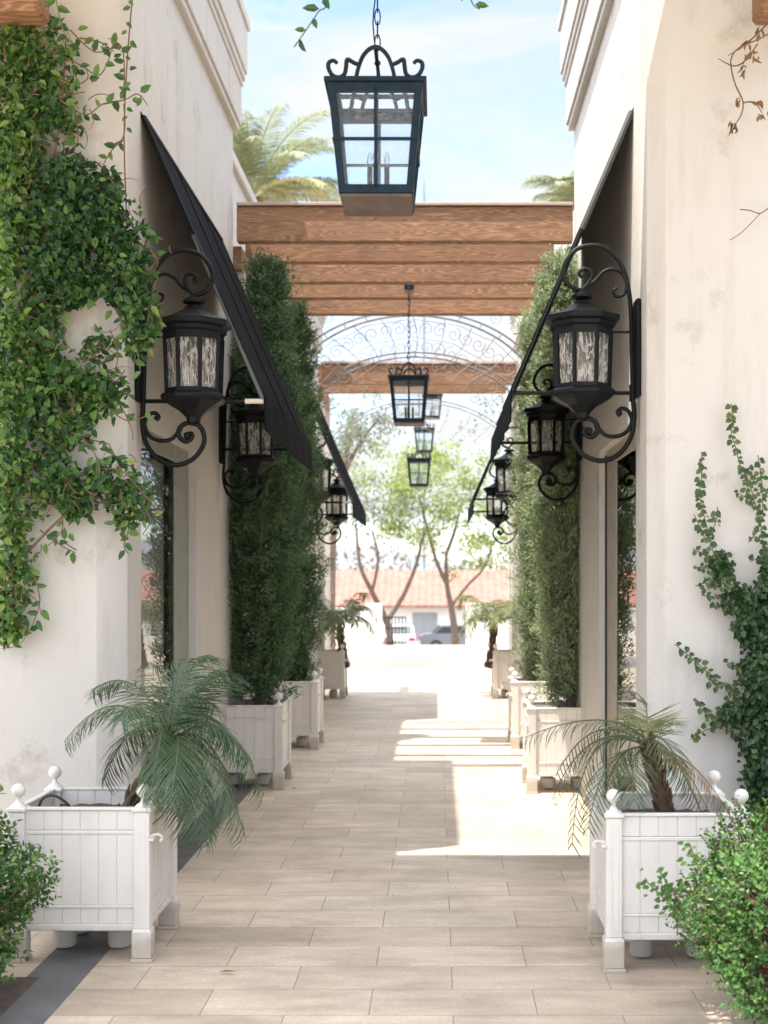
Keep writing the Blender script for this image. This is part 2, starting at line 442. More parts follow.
sky.air_density=1.0; sky.dust_density=.5; sky.ozone_density=1.0; sky.altitude=300
tc=nt.nodes.new('ShaderNodeTexCoord')
mp=nd(nt,'ShaderNodeMapping'); mp.inputs['Scale'].default_value=(.9,1.0,3.4); mp.inputs['Location'].default_value=(.35,.2,.1); mp.inputs['Rotation'].default_value=(0,.35,.4)
nt.links.new(tc.outputs['Generated'],mp.inputs['Vector'])
nz=nd(nt,'ShaderNodeTexNoise',Scale=3.3,Detail=10,Roughness=.60,Distortion=.5); nt.links.new(mp.outputs[0],nz.inputs['Vector'])
cf=ramp(nt,nz.outputs['Fac'],[(.40,(.06,.06,.06)),(.50,(.45,.45,.45)),(.62,(.95,.95,.95))])
# clouds made far brighter towards the sun, out of view, to fill the shade
dt=nd(nt,'ShaderNodeVectorMath',operation='DOT_PRODUCT'); dt.inputs[1].default_value=tuple(SUN); nt.links.new(tc.outputs['Generated'],dt.inputs[0])
mr=nd(nt,'ShaderNodeMapRange'); mr.inputs['From Min'].default_value=.22; mr.inputs['From Max'].default_value=1.0; mr.inputs['To Min'].default_value=2.1; mr.inputs['To Max'].default_value=17
nt.links.new(dt.outputs['Value'],mr.inputs['Value'])
cl=nd(nt,'ShaderNodeVectorMath',operation='SCALE'); cl.inputs[0].default_value=(1.0,.995,.985); nt.links.new(mr.outputs[0],cl.inputs['Scale'])
sk=mixc(nt,1.0,sky.outputs[0],(.80,.80,.87),'MULTIPLY')
mc=mixc(nt,cf,sk,cl.outputs[0])
nt.links.new(mc,bg.inputs['Color']); bg.inputs['Strength'].default_value=.12
vs_=SC.view_settings; vs_.view_transform='Standard'; vs_.look='None'; vs_.exposure=2.0; vs_.gamma=1; vs_.use_curve_mapping=False
SC.cycles.use_denoising=True
SC.cycles.max_bounces=10; SC.cycles.diffuse_bounces=5; SC.cycles.transparent_max_bounces=24; SC.cycles.glossy_bounces=4
SC.cycles.sample_clamp_indirect=6

# ------------------------------------------------------------------ setting
b=MB(); b.box(-14,14,-8,33,-2.3,0); structure(b.build('walkway',M['paving']))
b=MB(); R=900
b.add([(-R,-R,-2.2),(R,-R,-2.2),(R,R,-2.2),(-R,R,-2.2)],[(0,1,2,3)]); structure(b.build('ground',M['ground']))
b=MB(); b.add([(-200,52,-2.19),(200,52,-2.19),(200,66,-2.19),(-200,66,-2.19)],[(0,1,2,3)]); structure(b.build('road',M['road']))
XL,XR=1.625,1.093        # wall planes left and right of the walk
b=MB(); b.box(-1.66,-1.425,3.0,10.3,-.02,.004); structure(b.build('border_strip',M['slate']))
def soil_patch(x0,x1,y0,y1):
    b=MB(); n=26
    vs=[];fs=[]
    for i in range(n+1):
        for j in range(n+1):
            e=min(i,n-i,j,n-j)
            vs.append((x0+(x1-x0)*i/n,y0+(y1-y0)*j/n,.005+(.0 if e==0 else random.uniform(.0,.03))))
    for i in range(n):
        for j in range(n): fs.append((i*(n+1)+j,(i+1)*(n+1)+j,(i+1)*(n+1)+j+1,i*(n+1)+j+1))
    b.add(vs,fs); return structure(b.build('soil',M['soil'],smooth=True,angle=180))
soil_patch(-4,-1.605,3,5.25); soil_patch(1.205,3.4,3,6.6)
# far hills
b=MB(); vs=[];fs=[]; n=60
for i in range(n+1):
    x=-700+1400*i/n
    h=22+10*math.sin(i*.35)+6*math.sin(i*.9+1)+random.uniform(-1.5,1.5)
    vs+= [(x,640,-2.3),(x,700,h*.75),(x,780,h),(x,900,-2.3)]
for i in range(n):
    for j in range(3): fs.append((i*4+j,(i+1)*4+j,(i+1)*4+j+1,i*4+j+1))
b.add(vs,fs); structure(b.build('hills',M['hill'],smooth=True,angle=180))

# ------------------------------------------------------------------ shop buildings
Y0,Y1=6.7,10.35
OY0,OY1,OZ=7.14,8.76,2.48
def shop_building(s,xw,dy,label,frame_mat,zc=5.20):
    root=empty('shop_building',(s*xw,Y0+dy,0),label,'building')
    rec=.29; gl=.05; deep=3.6
    X=lambda t: s*t          # local x: t into the building
    L=Y1-Y0; o0=OY0-Y0; o1=OY1-Y0; ZT=zc+.6
    b=MB()
    ch=.135 if s<0 else .085
    arc=[(ch,0),(ch*.93,.004),(.006,ch*.86),(0,ch*.93)]  # from front face to walk face
    poly=[(X(t),y) for t,y in arc]+[(X(0),o0),(X(rec),o0),(X(rec),.25),(X(deep),.25),(X(deep),0)]
    b.prism(poly,2,0,ZT)
    wl=[(o0,OZ),(o0,ZT),(L,ZT),(L,0),(o1,0),(o1,OZ)]
    b.prism(wl,0,X(0),X(rec))
    b.box(X(rec),X(deep),L-.25,L,0,ZT)
    b.box(X(deep-.25),X(deep),.25,L-.25,0,ZT)
    b.box(X(rec),X(deep-.25),.25,L-.25,5.3,5.5)
    b.build('wall',M['stucco'],root,smooth=True,angle=25)
    b=MB()
    for (z0,z1,p) in ((0,.05,.045),(.05,.36,.062),(.36,.41,.075),(.41,.47,.090),(.47,.82,.105),(.82,.90,.125)):
        b.box(X(-p),X(deep),-.02,L+p*.8,zc+z0,zc+z1-(.0 if z1==.90 else .0),.006)
    b.build('cornice',M['cornice'],root)
    b=MB(); b.box(X(rec+.02),X(deep-.26),.26,L-.26,.0,.03); b.box(X(rec+.9),X(rec+.95),.26,L-.26,.03,2.6); b.build('shop_floor',M['dark'],root)
    # shopfront: frame and panes in the recess
    t0,t1=gl,gl+.04
    fr=MB()
    for (a,c) in ((o0,o0+.07),(o1-.46,o1-.002)):
        fr.box(X(t0),X(t1),a,c,.02,OZ-.002,.004)
    yy=[(o0+.07,o1-.46)]
    for a,c in yy:
        fr.box(X(t0),X(t1),a,c,.02,.24,.004); fr.box(X(t0),X(t1),a,c,OZ-.11,OZ-.002,.004)
    win=fr.build('shop_window',frame_mat,root)
    for a,c in yy:
        g=MB(); x=X(t0+.006); g.add([(x,a,.24),(x,c,.24),(x,c,OZ-.11),(x,a,OZ-.11)],[(0,1,2,3)] if s<0 else [(3,2,1,0)])
        g.build('pane',M['shopglass'] if s>0 else M['shopglass2'],win,fix=False)
        if s<0:  # pale pleated sheet added behind the pane to lighten its dark reflections
            g=MB(); q=40
            for i in range(q):
                y0_=a+(c-a)*i/q; y1_=a+(c-a)*(i+1)/q; z_=.012*(i%2)
                g.add([(X(t1+.03+z_),y0_,.25),(X(t1+.042-z_),y1_,.25),(X(t1+.042-z_),y1_,OZ-.12),(X(t1+.03+z_),y0_,OZ-.12)],[(0,1,2,3)])
            g.build('glass_backing',M['glass_backing'],win)
    if s>0:
        g=MB(); g.box(X(t0-.012),X(t0-.001),o1-.016,o1-.004,.02,OZ-.03); g.build('seal',M['seal'],win)
    g=MB(); g.box(X(-.0),X(t0),o0+.002,o1-.002,0,.03,.006); g.build('threshold',M['cornice'],root)
    return root
bL=shop_building(-1,XL,0,'near left cream stucco shop building whose front pillar is covered in green vine',M['frame'])
bR=shop_building(1,XR,0,'near right cream stucco shop building with creeping fig climbing its pillar',M['framet'])
shop_building(-1,XL,7.4,'far left stucco shop building behind the dark cypress trees',M['frame'],4.72)
shop_building(1,XR,7.4,'far right stucco shop building behind the pale sunlit cypress trees',M['framet'],4.72)

# tall wall that closes the planting court on the left, between the two left shops
root=empty('courtyard_wall',(-2.10,10.36,0),'tall stucco wall behind the dark cypress trees on the left','wall')
b=MB(); b.box(-.14,.14,.004,3.73,0,5.55,.01); b.build('wall',M['stucco'],root)
b=MB(); b.box(-.19,.19,.004,3.73,5.552,5.66,.01); b.build('coping',M['cornice'],root)

# ------------------------------------------------------------------ awnings
AZT,AZF,AP=4.18,2.62,.68      # top height, front height, projection
def awning(s,label):
    root=empty('awning',(0,0,0),label,'awning','black canvas awnings along the shopfronts')
    ln=2.62
    X=lambda t: s*t
    zt,zf=AZT,AZF
    b=MB(); th=.012
    nu,nv=12,40; vs=[];fs=[]
    for k in (0,1):
        for i in range(nu+1):
            for j in range(nv+1):
                a=i/nu; c=j/nv
                sag=.016*math.sin(PI*a)*(.4+.6*abs(math.sin(PI*3*c)))*(1 if 0<c<1 else .3)
                vs.append((X(AP*a),ln*c,zt+(zf-zt)*a-sag*.5-k*th+.004*math.sin(9*c+5*a)*math.sin(PI*a)))
    q=(nu+1)*(nv+1); ix=lambda k,i,j:k*q+i*(nv+1)+j
    for i in range(nu):
        for j in range(nv):
            fs.append((ix(0,i,j),ix(0,i+1,j),ix(0,i+1,j+1),ix(0,i,j+1))); fs.append((ix(1,i,j),ix(1,i,j+1),ix(1,i+1,j+1),ix(1,i+1,j)))
    for i in range(nu):
        for j in (0,nv): fs.append((ix(0,i,j),ix(1,i,j),ix(1,i+1,j),ix(0,i+1,j)))
    for j in range(nv):
        for i in (0,nu): fs.append((ix(0,i,j),ix(0,i,j+1),ix(1,i,j+1),ix(1,i,j)))
    b.add(vs,fs)
    for c in (.34,.67):
        b.tube([(X(AP*i/12+.004),ln*c,zt+(zf-zt)*i/12-.008*math.sin(PI*i/12)*(.4+.6*abs(math.sin(PI*3*c)))+.001) for i in range(13)],.003,4)
    b.build('canopy',M['canvas'],root,smooth=True)
    v=MB(); n=30       # hanging valance with soft waves
    vs=[];fs=[]
    for i in range(n+1):
        y=ln*i/n
        w=.006*math.sin(i*1.1)
        vs+=[(X(AP),y,zf-.002),(X(AP+.006+w),y,zf-.19-.004*math.sin(i*.8)),(X(AP-.006),y,zf-.004),(X(AP+w-.002),y,zf-.19-.004*math.sin(i*.8))]
    for i in range(n):
        a,c=i*4,(i+1)*4
        fs+=[(a,c,c+1,a+1),(a+2,a+3,c+3,c+2),(a+1,c+1,c+3,a+3)]
    fs+=[(0,1,3,2),(n*4,n*4+2,n*4+3,n*4+1)]
    v.add(vs,fs); v.build('valance',M['canvas'],root,smooth=True)
    for y in (.014,ln-.014):
        for (u0,u1) in ((0.0,.42),(.42,1.0)):  # split so a grey length can stand for the lit part
            f=MB(); pt=lambda u: (X(.008+(AP-.018)*u),y,zt-.022+(zf-zt)*u)
            f.tube([pt(u0),pt(u1)],.0125 if s>0 or y>.1 else .018,6)
            f.build('rafter',M['iron'] if (y>.1 or (u0<.4)==(s>0)) else (M['grey'] if s>0 else M['dgrey']),root)
        f=MB()
        f.tube([(X(0.004),y,zf-.028),(X(AP-.012),y,zf-.028)],.0115,6)
        f.box(X(.001),X(.02),y-.02,y+.02,zf-.075,zf+.02,.003)
        arm=f.build('arm',M['iron'],root)
        if s>0 and y<.1:
            f=MB(); f.tube([(X(AP-.11),y,zf-.028),(X(AP-.008),y,zf-.028)],.0145,8); f.build('end_sleeve',M['candle'],arm)
    f=MB(); f.tube([(X(AP-.016),.03,zf-.028),(X(AP-.016),ln-.03,zf-.028)],.0125,6); f.build('front_bar',M['grey'],root)
    f=MB(); f.tube([(X(.014),.03,zt-.024),(X(.014),ln-.03,zt-.024)],.0125,6); f.build('wall_bar',M['iron'],root)
    return root
aL=awning(1,'large black awning on the near left wall, above the ivy side lantern'); aL.location=(-XL+.002,7.12,0)
aR=awning(-1,'large black awning on the near right wall, its thin edge seen side on'); aR.location=(XR-.002,7.22,.06)
copy_tree(aL,(-XL+.002,14.55,-.1),label='small far black awning on the left beyond the dark cypresses')
copy_tree(aR,(XR-.002,14.6,-.06),label='small far black awning on the right beyond the pale cypresses')

# ------------------------------------------------------------------ wall lanterns
def wall_lantern(label):
    root=empty('wall_lantern',(0,0,0),label,'wall lamp','black scroll bracket lanterns along the walls')
    k=.001587
    P=lambda x,y: ((650-x)*k,0,(450-y)*k)
    cu=(650-455)*k; c8=1/math.cos(PI/8)
    b=MB(); b.box(.001,.03,-.055,.055,(450-575)*k,(450-243)*k,.008); b.box(.03,.04,-.035,.035,(450-555)*k,(450-263)*k,.006); b.build('backplate',M['iron'],root)
    b=MB()
    b.tube([P(628,610),P(626,560),P(622,400),P(620,300),P(612,210),P(590,130),P(550,78),P(500,58),P(440,68),P(402,108),P(391,152),P(405,188),P(432,205),P(455,209)],[.0125]*13+[.010],8,5)
    b.tube([P(458,156),P(450,163),P(444,150),P(460,137),P(482,145),P(484,170),P(470,192),P(455,209)],[.008]+[.0105]*7,8,5)
    b.tube([P(466,197),P(498,177),P(524,149),P(555,138),P(588,152),P(605,190),P(596,222),P(572,231),P(559,213),P(573,203)],[.010]*8+[.009,.007],8,5)
    b.tube([P(640,352),P(545,352)],.0065,6); b.tube([P(640,500),P(622,500)],.014,6)
    b.build('top_scroll',M['iron'],root,smooth=True,angle=50)
    b=MB()
    b.tube([P(628,590),P(630,650),P(618,712),P(580,765),P(520,789),P(460,770),P(424,725),P(420,685),P(440,652),P(475,645),P(502,662),P(505,690),P(485,708),P(462,700),P(460,682),P(475,679)],[.0135]*13+[.011,.010,.008],8,5)
    b.tube([P(498,664),P(530,700),P(570,706),P(605,690),P(622,655),P(612,622),P(588,611),P(573,625),P(582,638)],[.0115]*7+[.010,.008],8,5)
    b.sphere(P(478,688),.020,10,6); b.sphere(P(582,628),.014,10,6)
    b.build('lower_scroll',M['iron'],root,smooth=True,angle=50)
    fin=lambda pr: [(r*k,(450-y)*k) for r,y in pr]
    b=MB(); b.lathe(fin([(20,262),(30,256),(28,249),(17,243),(36,237),(37,229),(20,219),(10,214),(8,203)]),20,(cu,0,0)); b.build('finial',M['iron'],root,smooth=True,angle=35)
    b=MB(); b.lathe([(r*k*c8,(450-y)*k) for r,y in [(96,352),(98,345),(106,338),(106,326),(119,320),(121,303),(112,297),(78,287),(50,270),(30,257)]],8,(cu,0,0),PI/8); b.build('roof',M['iron'],root)
    cage=MB()
    a0,a1=95*k*c8,89*k*c8; z0,z1=(450-358)*k,(450-547)*k
    def ring(r0,za,zb,th=.012):
        prof=[(r0,za),(r0,zb),(r0-th,zb),(r0-th,za),(r0,za)]
        cage.lathe(prof,8,(cu,0,0),PI/8,closed=False)
    ring(97*k*c8,(450-352)*k,(450-368)*k); ring(91*k*c8,(450-533)*k,(450-549)*k)
    for i in range(8):
        a=PI/8+i*PI/4; ca,sa=math.cos(a),math.sin(a)
        cage.tube([(cu+ca*(a0-.006),sa*(a0-.006),z0),(cu+ca*(a1-.006),sa*(a1-.006),z1)],.0125,5)
    cage.build('cage',M['iron'],root)
    for i in range(8):
        g=MB(); a,c=PI/8+i*PI/4,PI/8+(i+1)*PI/4; q0,q1=a0-.014,a1-.014
        g.add([(cu+math.cos(a)*q1,math.sin(a)*q1,z1),(cu+math.cos(c)*q1,math.sin(c)*q1,z1),(cu+math.cos(c)*q0,math.sin(c)*q0,z0),(cu+math.cos(a)*q0,math.sin(a)*q0,z0)],[(0,1,2,3)])
        g.build('pane',M['lampglass'],root)
    b=MB(); b.lathe([(r*k*c8,(450-y)*k) for r,y in [(8,655),(20,645),(24,628),(48,604),(80,586),(98,574),(104,566),(104,556),(98,549),(90,545)]],8,(cu,0,0),PI/8); b.build('base',M['iron'],root)
    cl=MB()
    for i in range(3):
        a=i*2.09+.5; cl.tube([(cu+.045*math.cos(a),.045*math.sin(a),z1),(cu+.045*math.cos(a),.045*math.sin(a),z1+.13)],.011,8)
    cl.build('candle',M['candle'],root)
    return root
wl=wall_lantern('large black wall lantern on the near left wall, its bracket tucked behind ivy leaves')
LZ=2.79
wl.location=(-XL,7.03,LZ-.02)
def lamp(s,y,z,sc,label): 
    return copy_tree(wl,(-XL if s<0 else XR,y,z),0 if s<0 else PI,label,scale=sc)
wl.scale=(1,1,1)
lamp(1,7.00,LZ,1,'largest black wall lantern on the right, fixed to the near right pillar')
lamp(-1,9.72,LZ-.13,.88,'second black wall lantern on the left, half hidden under the near awning')
lamp(1,9.80,LZ-.10,.88,'second black wall lantern on the right, behind the largest one')
lamp(-1,14.45,LZ-.06,.95,'small left wall lantern just past the dark cypresses, nearer of a pair')
lamp(-1,17.25,LZ-.17,.95,'smallest left wall lantern, tucked under the far left awning edge')
lamp(1,14.45,LZ-.06,.95,'small right wall lantern in front of a beige post, nearer of a pair')
lamp(1,17.25,LZ-.17,.95,'smallest right wall lantern beside the tip of the far right awning')

# ------------------------------------------------------------------ hanging lanterns
def link_chain(root,z0,z1):
    n=max(2,int((z1-z0)/.05))
    b=MB()
    for i in range(n):
        z=z0+(i+.5)*(z1-z0)/n; h=(z1-z0)/n*.66
        pts=[]
        for j in range(13):
            a=2*PI*j/12
            x=.011*math.cos(a); zz=z+h*math.sin(a)
            pts.append((x,0,zz) if i%2 else (0,x,zz))
        b.tube(pts,.0028,5,0,False)
    b.build('chain',M['ironsky'],root)
    w=MB(); pts=[(.012*math.sin(i*1.7)-(.03 if i==1 else 0),.01*math.cos(i*2.1),z0+(z1-z0)*i/10) for i in range(11)]
    w.tube(pts,.003,5,3); w.build('wire',M['ironsky'],root)
def hanging_lantern(label,chain):
    root=empty('hanging_lantern',(0,0,0),label,'hanging lantern','square iron lanterns hung over the walk')
    T,Bt,Hh=.186,.144,.430      # half width at the top and bottom, height; local z=0 at the rim
    I=M['ironsky']
    hw=lambda z: T+(Bt-T)*(-z/Hh)
    b=MB()
    q=T+.012; b.box(-q,q,-q,-q+.05,-.014,.004,.003); b.box(-q,q,q-.05,q,-.014,.004,.003); b.box(-q,-q+.05,-q+.05,q-.05,-.0139,.0039,.003); b.box(q-.05,q,-q+.05,q-.05,-.0139,.0039,.003)
    b.box(-q+.05,q-.05,-.012,.012,-.010,.002,.002)
    # sloping skirt under the rim
    b.build('top_plate',I,root)
    b=MB()
    for sx in (-1,1):
        for sy in (-1,1):
            p=[]
            for z in (-Hh,-.014):
                w=hw(z); q=.027 if z<-.1 else .032
                p+=[(sx*w,sy*w,z),(sx*(w-q),sy*w,z),(sx*(w-q),sy*(w-q),z),(sx*w,sy*(w-q),z)]
            b.hexa(p)
    for a in range(4):
        R_=Matrix.Rotation(a*PI/2,3,'Z')
        def bar(z0,z1,th=.02,inset=0):
            w0,w1=hw(z0)-.001-inset,hw(z1)-.001-inset
            p=[(-w0,-w0,z0),(w0,-w0,z0),(w0-th,-w0+th,z0),(-w0+th,-w0+th,z0),(-w1,-w1,z1),(w1,-w1,z1),(w1-th,-w1+th,z1),(-w1+th,-w1+th,z1)]
            b.hexa([R_@Vector(q) for q in p])
        bar(-Hh,-Hh+.032); bar(-.05,-.0145); bar(-.232,-.222,.012,-.005)
        w0,w1=hw(-Hh+.02),hw(-.03)
        b.hexa([R_@Vector(q) for q in [(-.006,-w0+.001,-Hh+.02),(.006,-w0+.001,-Hh+.02),(.006,-w0+.012,-Hh+.02),(-.006,-w0+.012,-Hh+.02),(-.006,-w1+.001,-.03),(.006,-w1+.001,-.03),(.006,-w1+.012,-.03),(-.006,-w1+.012,-.03)]])
    b.build('frame',I,root)
    for a in range(4):
        R_=Matrix.Rotation(a*PI/2,3,'Z')
        g=MB(); w0,w1=hw(-Hh+.02)-.014,hw(-.03)-.014
        g.add([R_@Vector(q) for q in [(-w0,-w0,-Hh+.02),(w0,-w0,-Hh+.02),(w1,-w1,-.03),(-w1,-w1,-.03)]],[(0,1,2,3)])
        g.build('pane',M['lantglass'],root)
    b=MB(); w=Bt-.004; b.box(-w,w,-w,w,-Hh-.014,-Hh-.001,.003); b.build('bottom_plate',M['lantbase'],root)
    b=MB()
    for a in range(4):
        R_=Matrix.Rotation(a*PI/2,3,'Z')
        # crown: middle arch and outer S scroll, on every side of the square
        kx=.00079
        yo=-.182
        S_=lambda x,y: R_@Vector(((x-369)*kx,yo,(316-y)*kx))
        if a in (0,2):
            b.tube([S_(x,y) for x,y in [(276,312),(285,270),(305,215),(335,178),(369,164),(403,178),(433,215),(453,270),(462,312)]],.0085,6,4)
            for m in (1,-1):
                q=lambda x,y: S_(369+m*(369-x),y)
                b.tube([q(x,y) for x,y in [(292,252),(262,240),(232,224),(226,260),(218,296),(190,312),(158,300),(140,268),(142,240),(165,230),(182,244)]],[.0085]*9+[.008,.007],6,4)
    b.tube([(0,-.182,.120),(0,.182,.120)],.008,6)
    b.sphere((0,0,.130),.013,8,6)
    b.tube([(0,0,.125),(0,0,-.02)],.005,6)
    b.build('crown',I,root,smooth=True,angle=50)
    b=MB(); zc=-Hh+.035
    b.lathe([(.008,-.02),(.06,-.006),(.066,.004),(.04,.008),(.008,.012)],16,(0,0,zc)); b.tube([(0,0,zc),(0,0,-.02)],.0045,6)
    b.build('candle_tray',I,root,smooth=True)
    for i in range(3):
        a=i*2.094+.4; x,y=.04*math.cos(a),.04*math.sin(a)
        c=MB(); c.tube([(x,y,zc+.004),(x,y,zc+.115)],.0105,8); cd=c.build('candle',M['iron'],root)
        c=MB(); c.lathe([(.005,0),(.012,.02),(.010,.038),(.003,.058)],8,(x,y,zc+.117)); c.build('bulb',M['bulb'],cd,smooth=True)
    link_chain(root,.135,chain)
    return root
hl=hanging_lantern('largest square black lantern, tinted sky blue, hanging on a chain above the walk',1.68)
hl.location=(-.238,5.2,3.545)
hl2=hanging_lantern('square black lantern hanging below the front timber pergola',.80)
hl2.location=(-.268,12.5-.055,3.09+.46)
hl3=hanging_lantern('small black lantern hanging low against the pale green tree',1.2)
hl3.location=(-.285,20.6,3.09+.455)
hl4=hanging_lantern('faint distant lantern hanging just above the small low one',.95)
hl4.location=(-.235,24.0,4.42)
hl5=hanging_lantern('faintest lantern, half hidden behind the lantern below the front pergola',.24)
hl5.location=(-.09,24.6,5.13)

# ------------------------------------------------------------------ pergolas
def pergola(ys,label,zoff=0,x0=-1.60,x1=1.085):
    root=empty('pergola',(0,ys[0],0),label,'pergola')
    z0,z1=4.32+zoff,4.60+zoff
    for i,y in enumerate(ys):
        b=MB(); b.box((x0 if i==0 else x0-.03)-.0,(x1 if i==0 else x1-.09),-.05,.05,-.14,.14,.006)
        o=b.build('beam',M['wood'],root); o.location=(0,y-ys[0],(z0+z1)/2); 
    b=MB(); b.box(x0-.0,x1+.0,-.075,.075,z1+.002,z1+.028,.004); b.build('cap_board',M['flash'],root)
    for x in (x0-.03,x1+.02):
        b=MB(); b.box(x-.05,x+.05,.08,ys[-1]-ys[0]+.5,z0-.19,z0-.004,.006); b.build('side_beam',M['woody'],root)
        for y in (.2,ys[-1]-ys[0]+.35):
            b=MB(); b.box(x-.06,x+.06,y-.06,y+.06,0,z0-.192,.006); b.build('post',M['stucco'],root)
    return root
pg=pergola([10.43,11.10,11.85,12.5,13.25],'front timber pergola with five brown beams across the walk')
for x in (0,):
    b=MB(); b.box(-.045,.045,-.01,0,-.03,.03,.003); b.tube([(0,-.012,-.01),(0,-.035,-.02),(0,-.055,-.05)],.006,6,3)
pl=b.build('lantern_hook',M['ironsky'],hl2); pl.location=(0,.005,.885)
pergola([17.95,18.75],'far timber pergola beam crossed by a stepped shadow',.0)
# beams that carry the two farthest lanterns, over the plaza
pergola([20.6],'single high beam that carries the small low lantern, hidden behind the far pergola',.43,-2.1,1.6)
pergola([24.0,24.6],'farthest pergola high over the plaza, mostly hidden behind the far timber pergola',1.05,-2.1,1.6)

# wrought iron arches over the walk
def arch(y,label,scrolls,zc=4.47,half=1.33,rise=.70,xc=-.26):
    root=empty('iron_arch',(0,y,0),label,'arch','wrought iron arches over the walk')
    def A(t,off): # t -1..1
        return Vector((xc+(half+off)*math.sin(t*1.25)/math.sin(1.25),0,zc+off-rise*(1-math.cos(t*1.25))/(1-math.cos(1.25))))
    b=MB()
    for off in (0,.055):
        for yy in (-.03,.03): b.tube([A(-1+2*i/30,off)+Vector((0,yy,0)) for i in range(31)],.0065,5)
    for i in range(15):
        t=-1+2*i/14; b.tube([A(t,0),A(t,.055)],.006,4)
    b.build('arch_rail',M['rust'],root,smooth=True)
    if scrolls:
        def spiral(c,r,t0,dirn,turns=1.4):
            pts=[]
            for i in range(22):
                u=i/21; a=t0+dirn*turns*2*PI*u; rr=r*(1-.82*u)
                pts.append((c[0]+rr*math.cos(a),0,c[1]+rr*math.sin(a)))
            s=MB(); s.tube(pts,.0034,4); s.build('scroll',M['rust'],root)
        for row,(off,r,n) in enumerate(((-.14,.080,19),(-.34,.085,17),(.16,.07,15),(-.52,.06,12))):
            for i in range(n):
                t=-.86+1.72*i/(n-1); p=A(t,off)
                spiral((p.x,p.z),r,random.uniform(0,6),1 if i%2 else -1)
        for off in (-.05,-.24,-.44,.25):
            s=MB(); s.tube([A(-.95+1.9*i/24,off)+Vector((0,.01*math.sin(i*2.2),.012*math.sin(i*1.7))) for i in range(25)],.0032,4); s.build('wire',M['rust'],root)
        for t in (-.7,-.55,-.38,-.2,0,.2,.38,.55,.7):
            s=MB(); p0=A(t,0); p1=A(t*.8,-.5); s.tube([p0,(p0+p1)/2+Vector((.05,0,0)),p1],.004,4,4); s.build('brace',M['rust'],root)
    return root
arch(14.0,'nearest wrought iron arch with curled scrollwork between the pergolas',True)
arch(15.6,'second plain iron arch between the timber pergolas',False,4.30)
arch(21.8,'third iron arch beyond the far pergola beam',True,4.6,1.75,1.1)

# ------------------------------------------------------------------ portico over the viewer, unseen, roof shaped to shade the near walk
def sunshade():
    root=empty('sunshade',(0,0,0),'timber roofed portico added out of view to shade the near end of the walk','sunshade')
    b=MB(); zr=5.2
    # boards shaped for shade, with one opening to let sun onto the right bush
    sun_gap=(-.42,.14,3.30,3.90)
    ya=2.7
    b.box(-3.8,sun_gap[0],ya,6.57,zr,zr+.06); b.box(sun_gap[1],1.95,ya,6.57,zr,zr+.06)
    b.box(sun_gap[0],sun_gap[1],ya,sun_gap[2],zr,zr+.06); b.box(sun_gap[0],sun_gap[1],sun_gap[3],6.57,zr,zr+.06)
    b.box(-3.8,-1.65,6.57,6.69,zr,zr+.06); b.box(1.12,1.95,6.57,6.69,zr,zr+.06)
    b.build('roof',M['roofb'],root)
    for x,y in ((-3.7,2.8),(1.85,2.8)):
        b=MB(); b.box(x-.1,x+.1,y-.1,y+.1,0,zr,.01); b.build('post',M['stucco'],root)
    b=MB(); b.box(-4.4,-1.95,6.36,6.56,4.40,4.62,.02); b.build('rafter',M['wood'],root)
    b=MB(); b.box(1.585,2.5,6.36,6.56,4.40,4.62,.02); b.build('rafter',M['wood'],root)
    return root
sunshade()

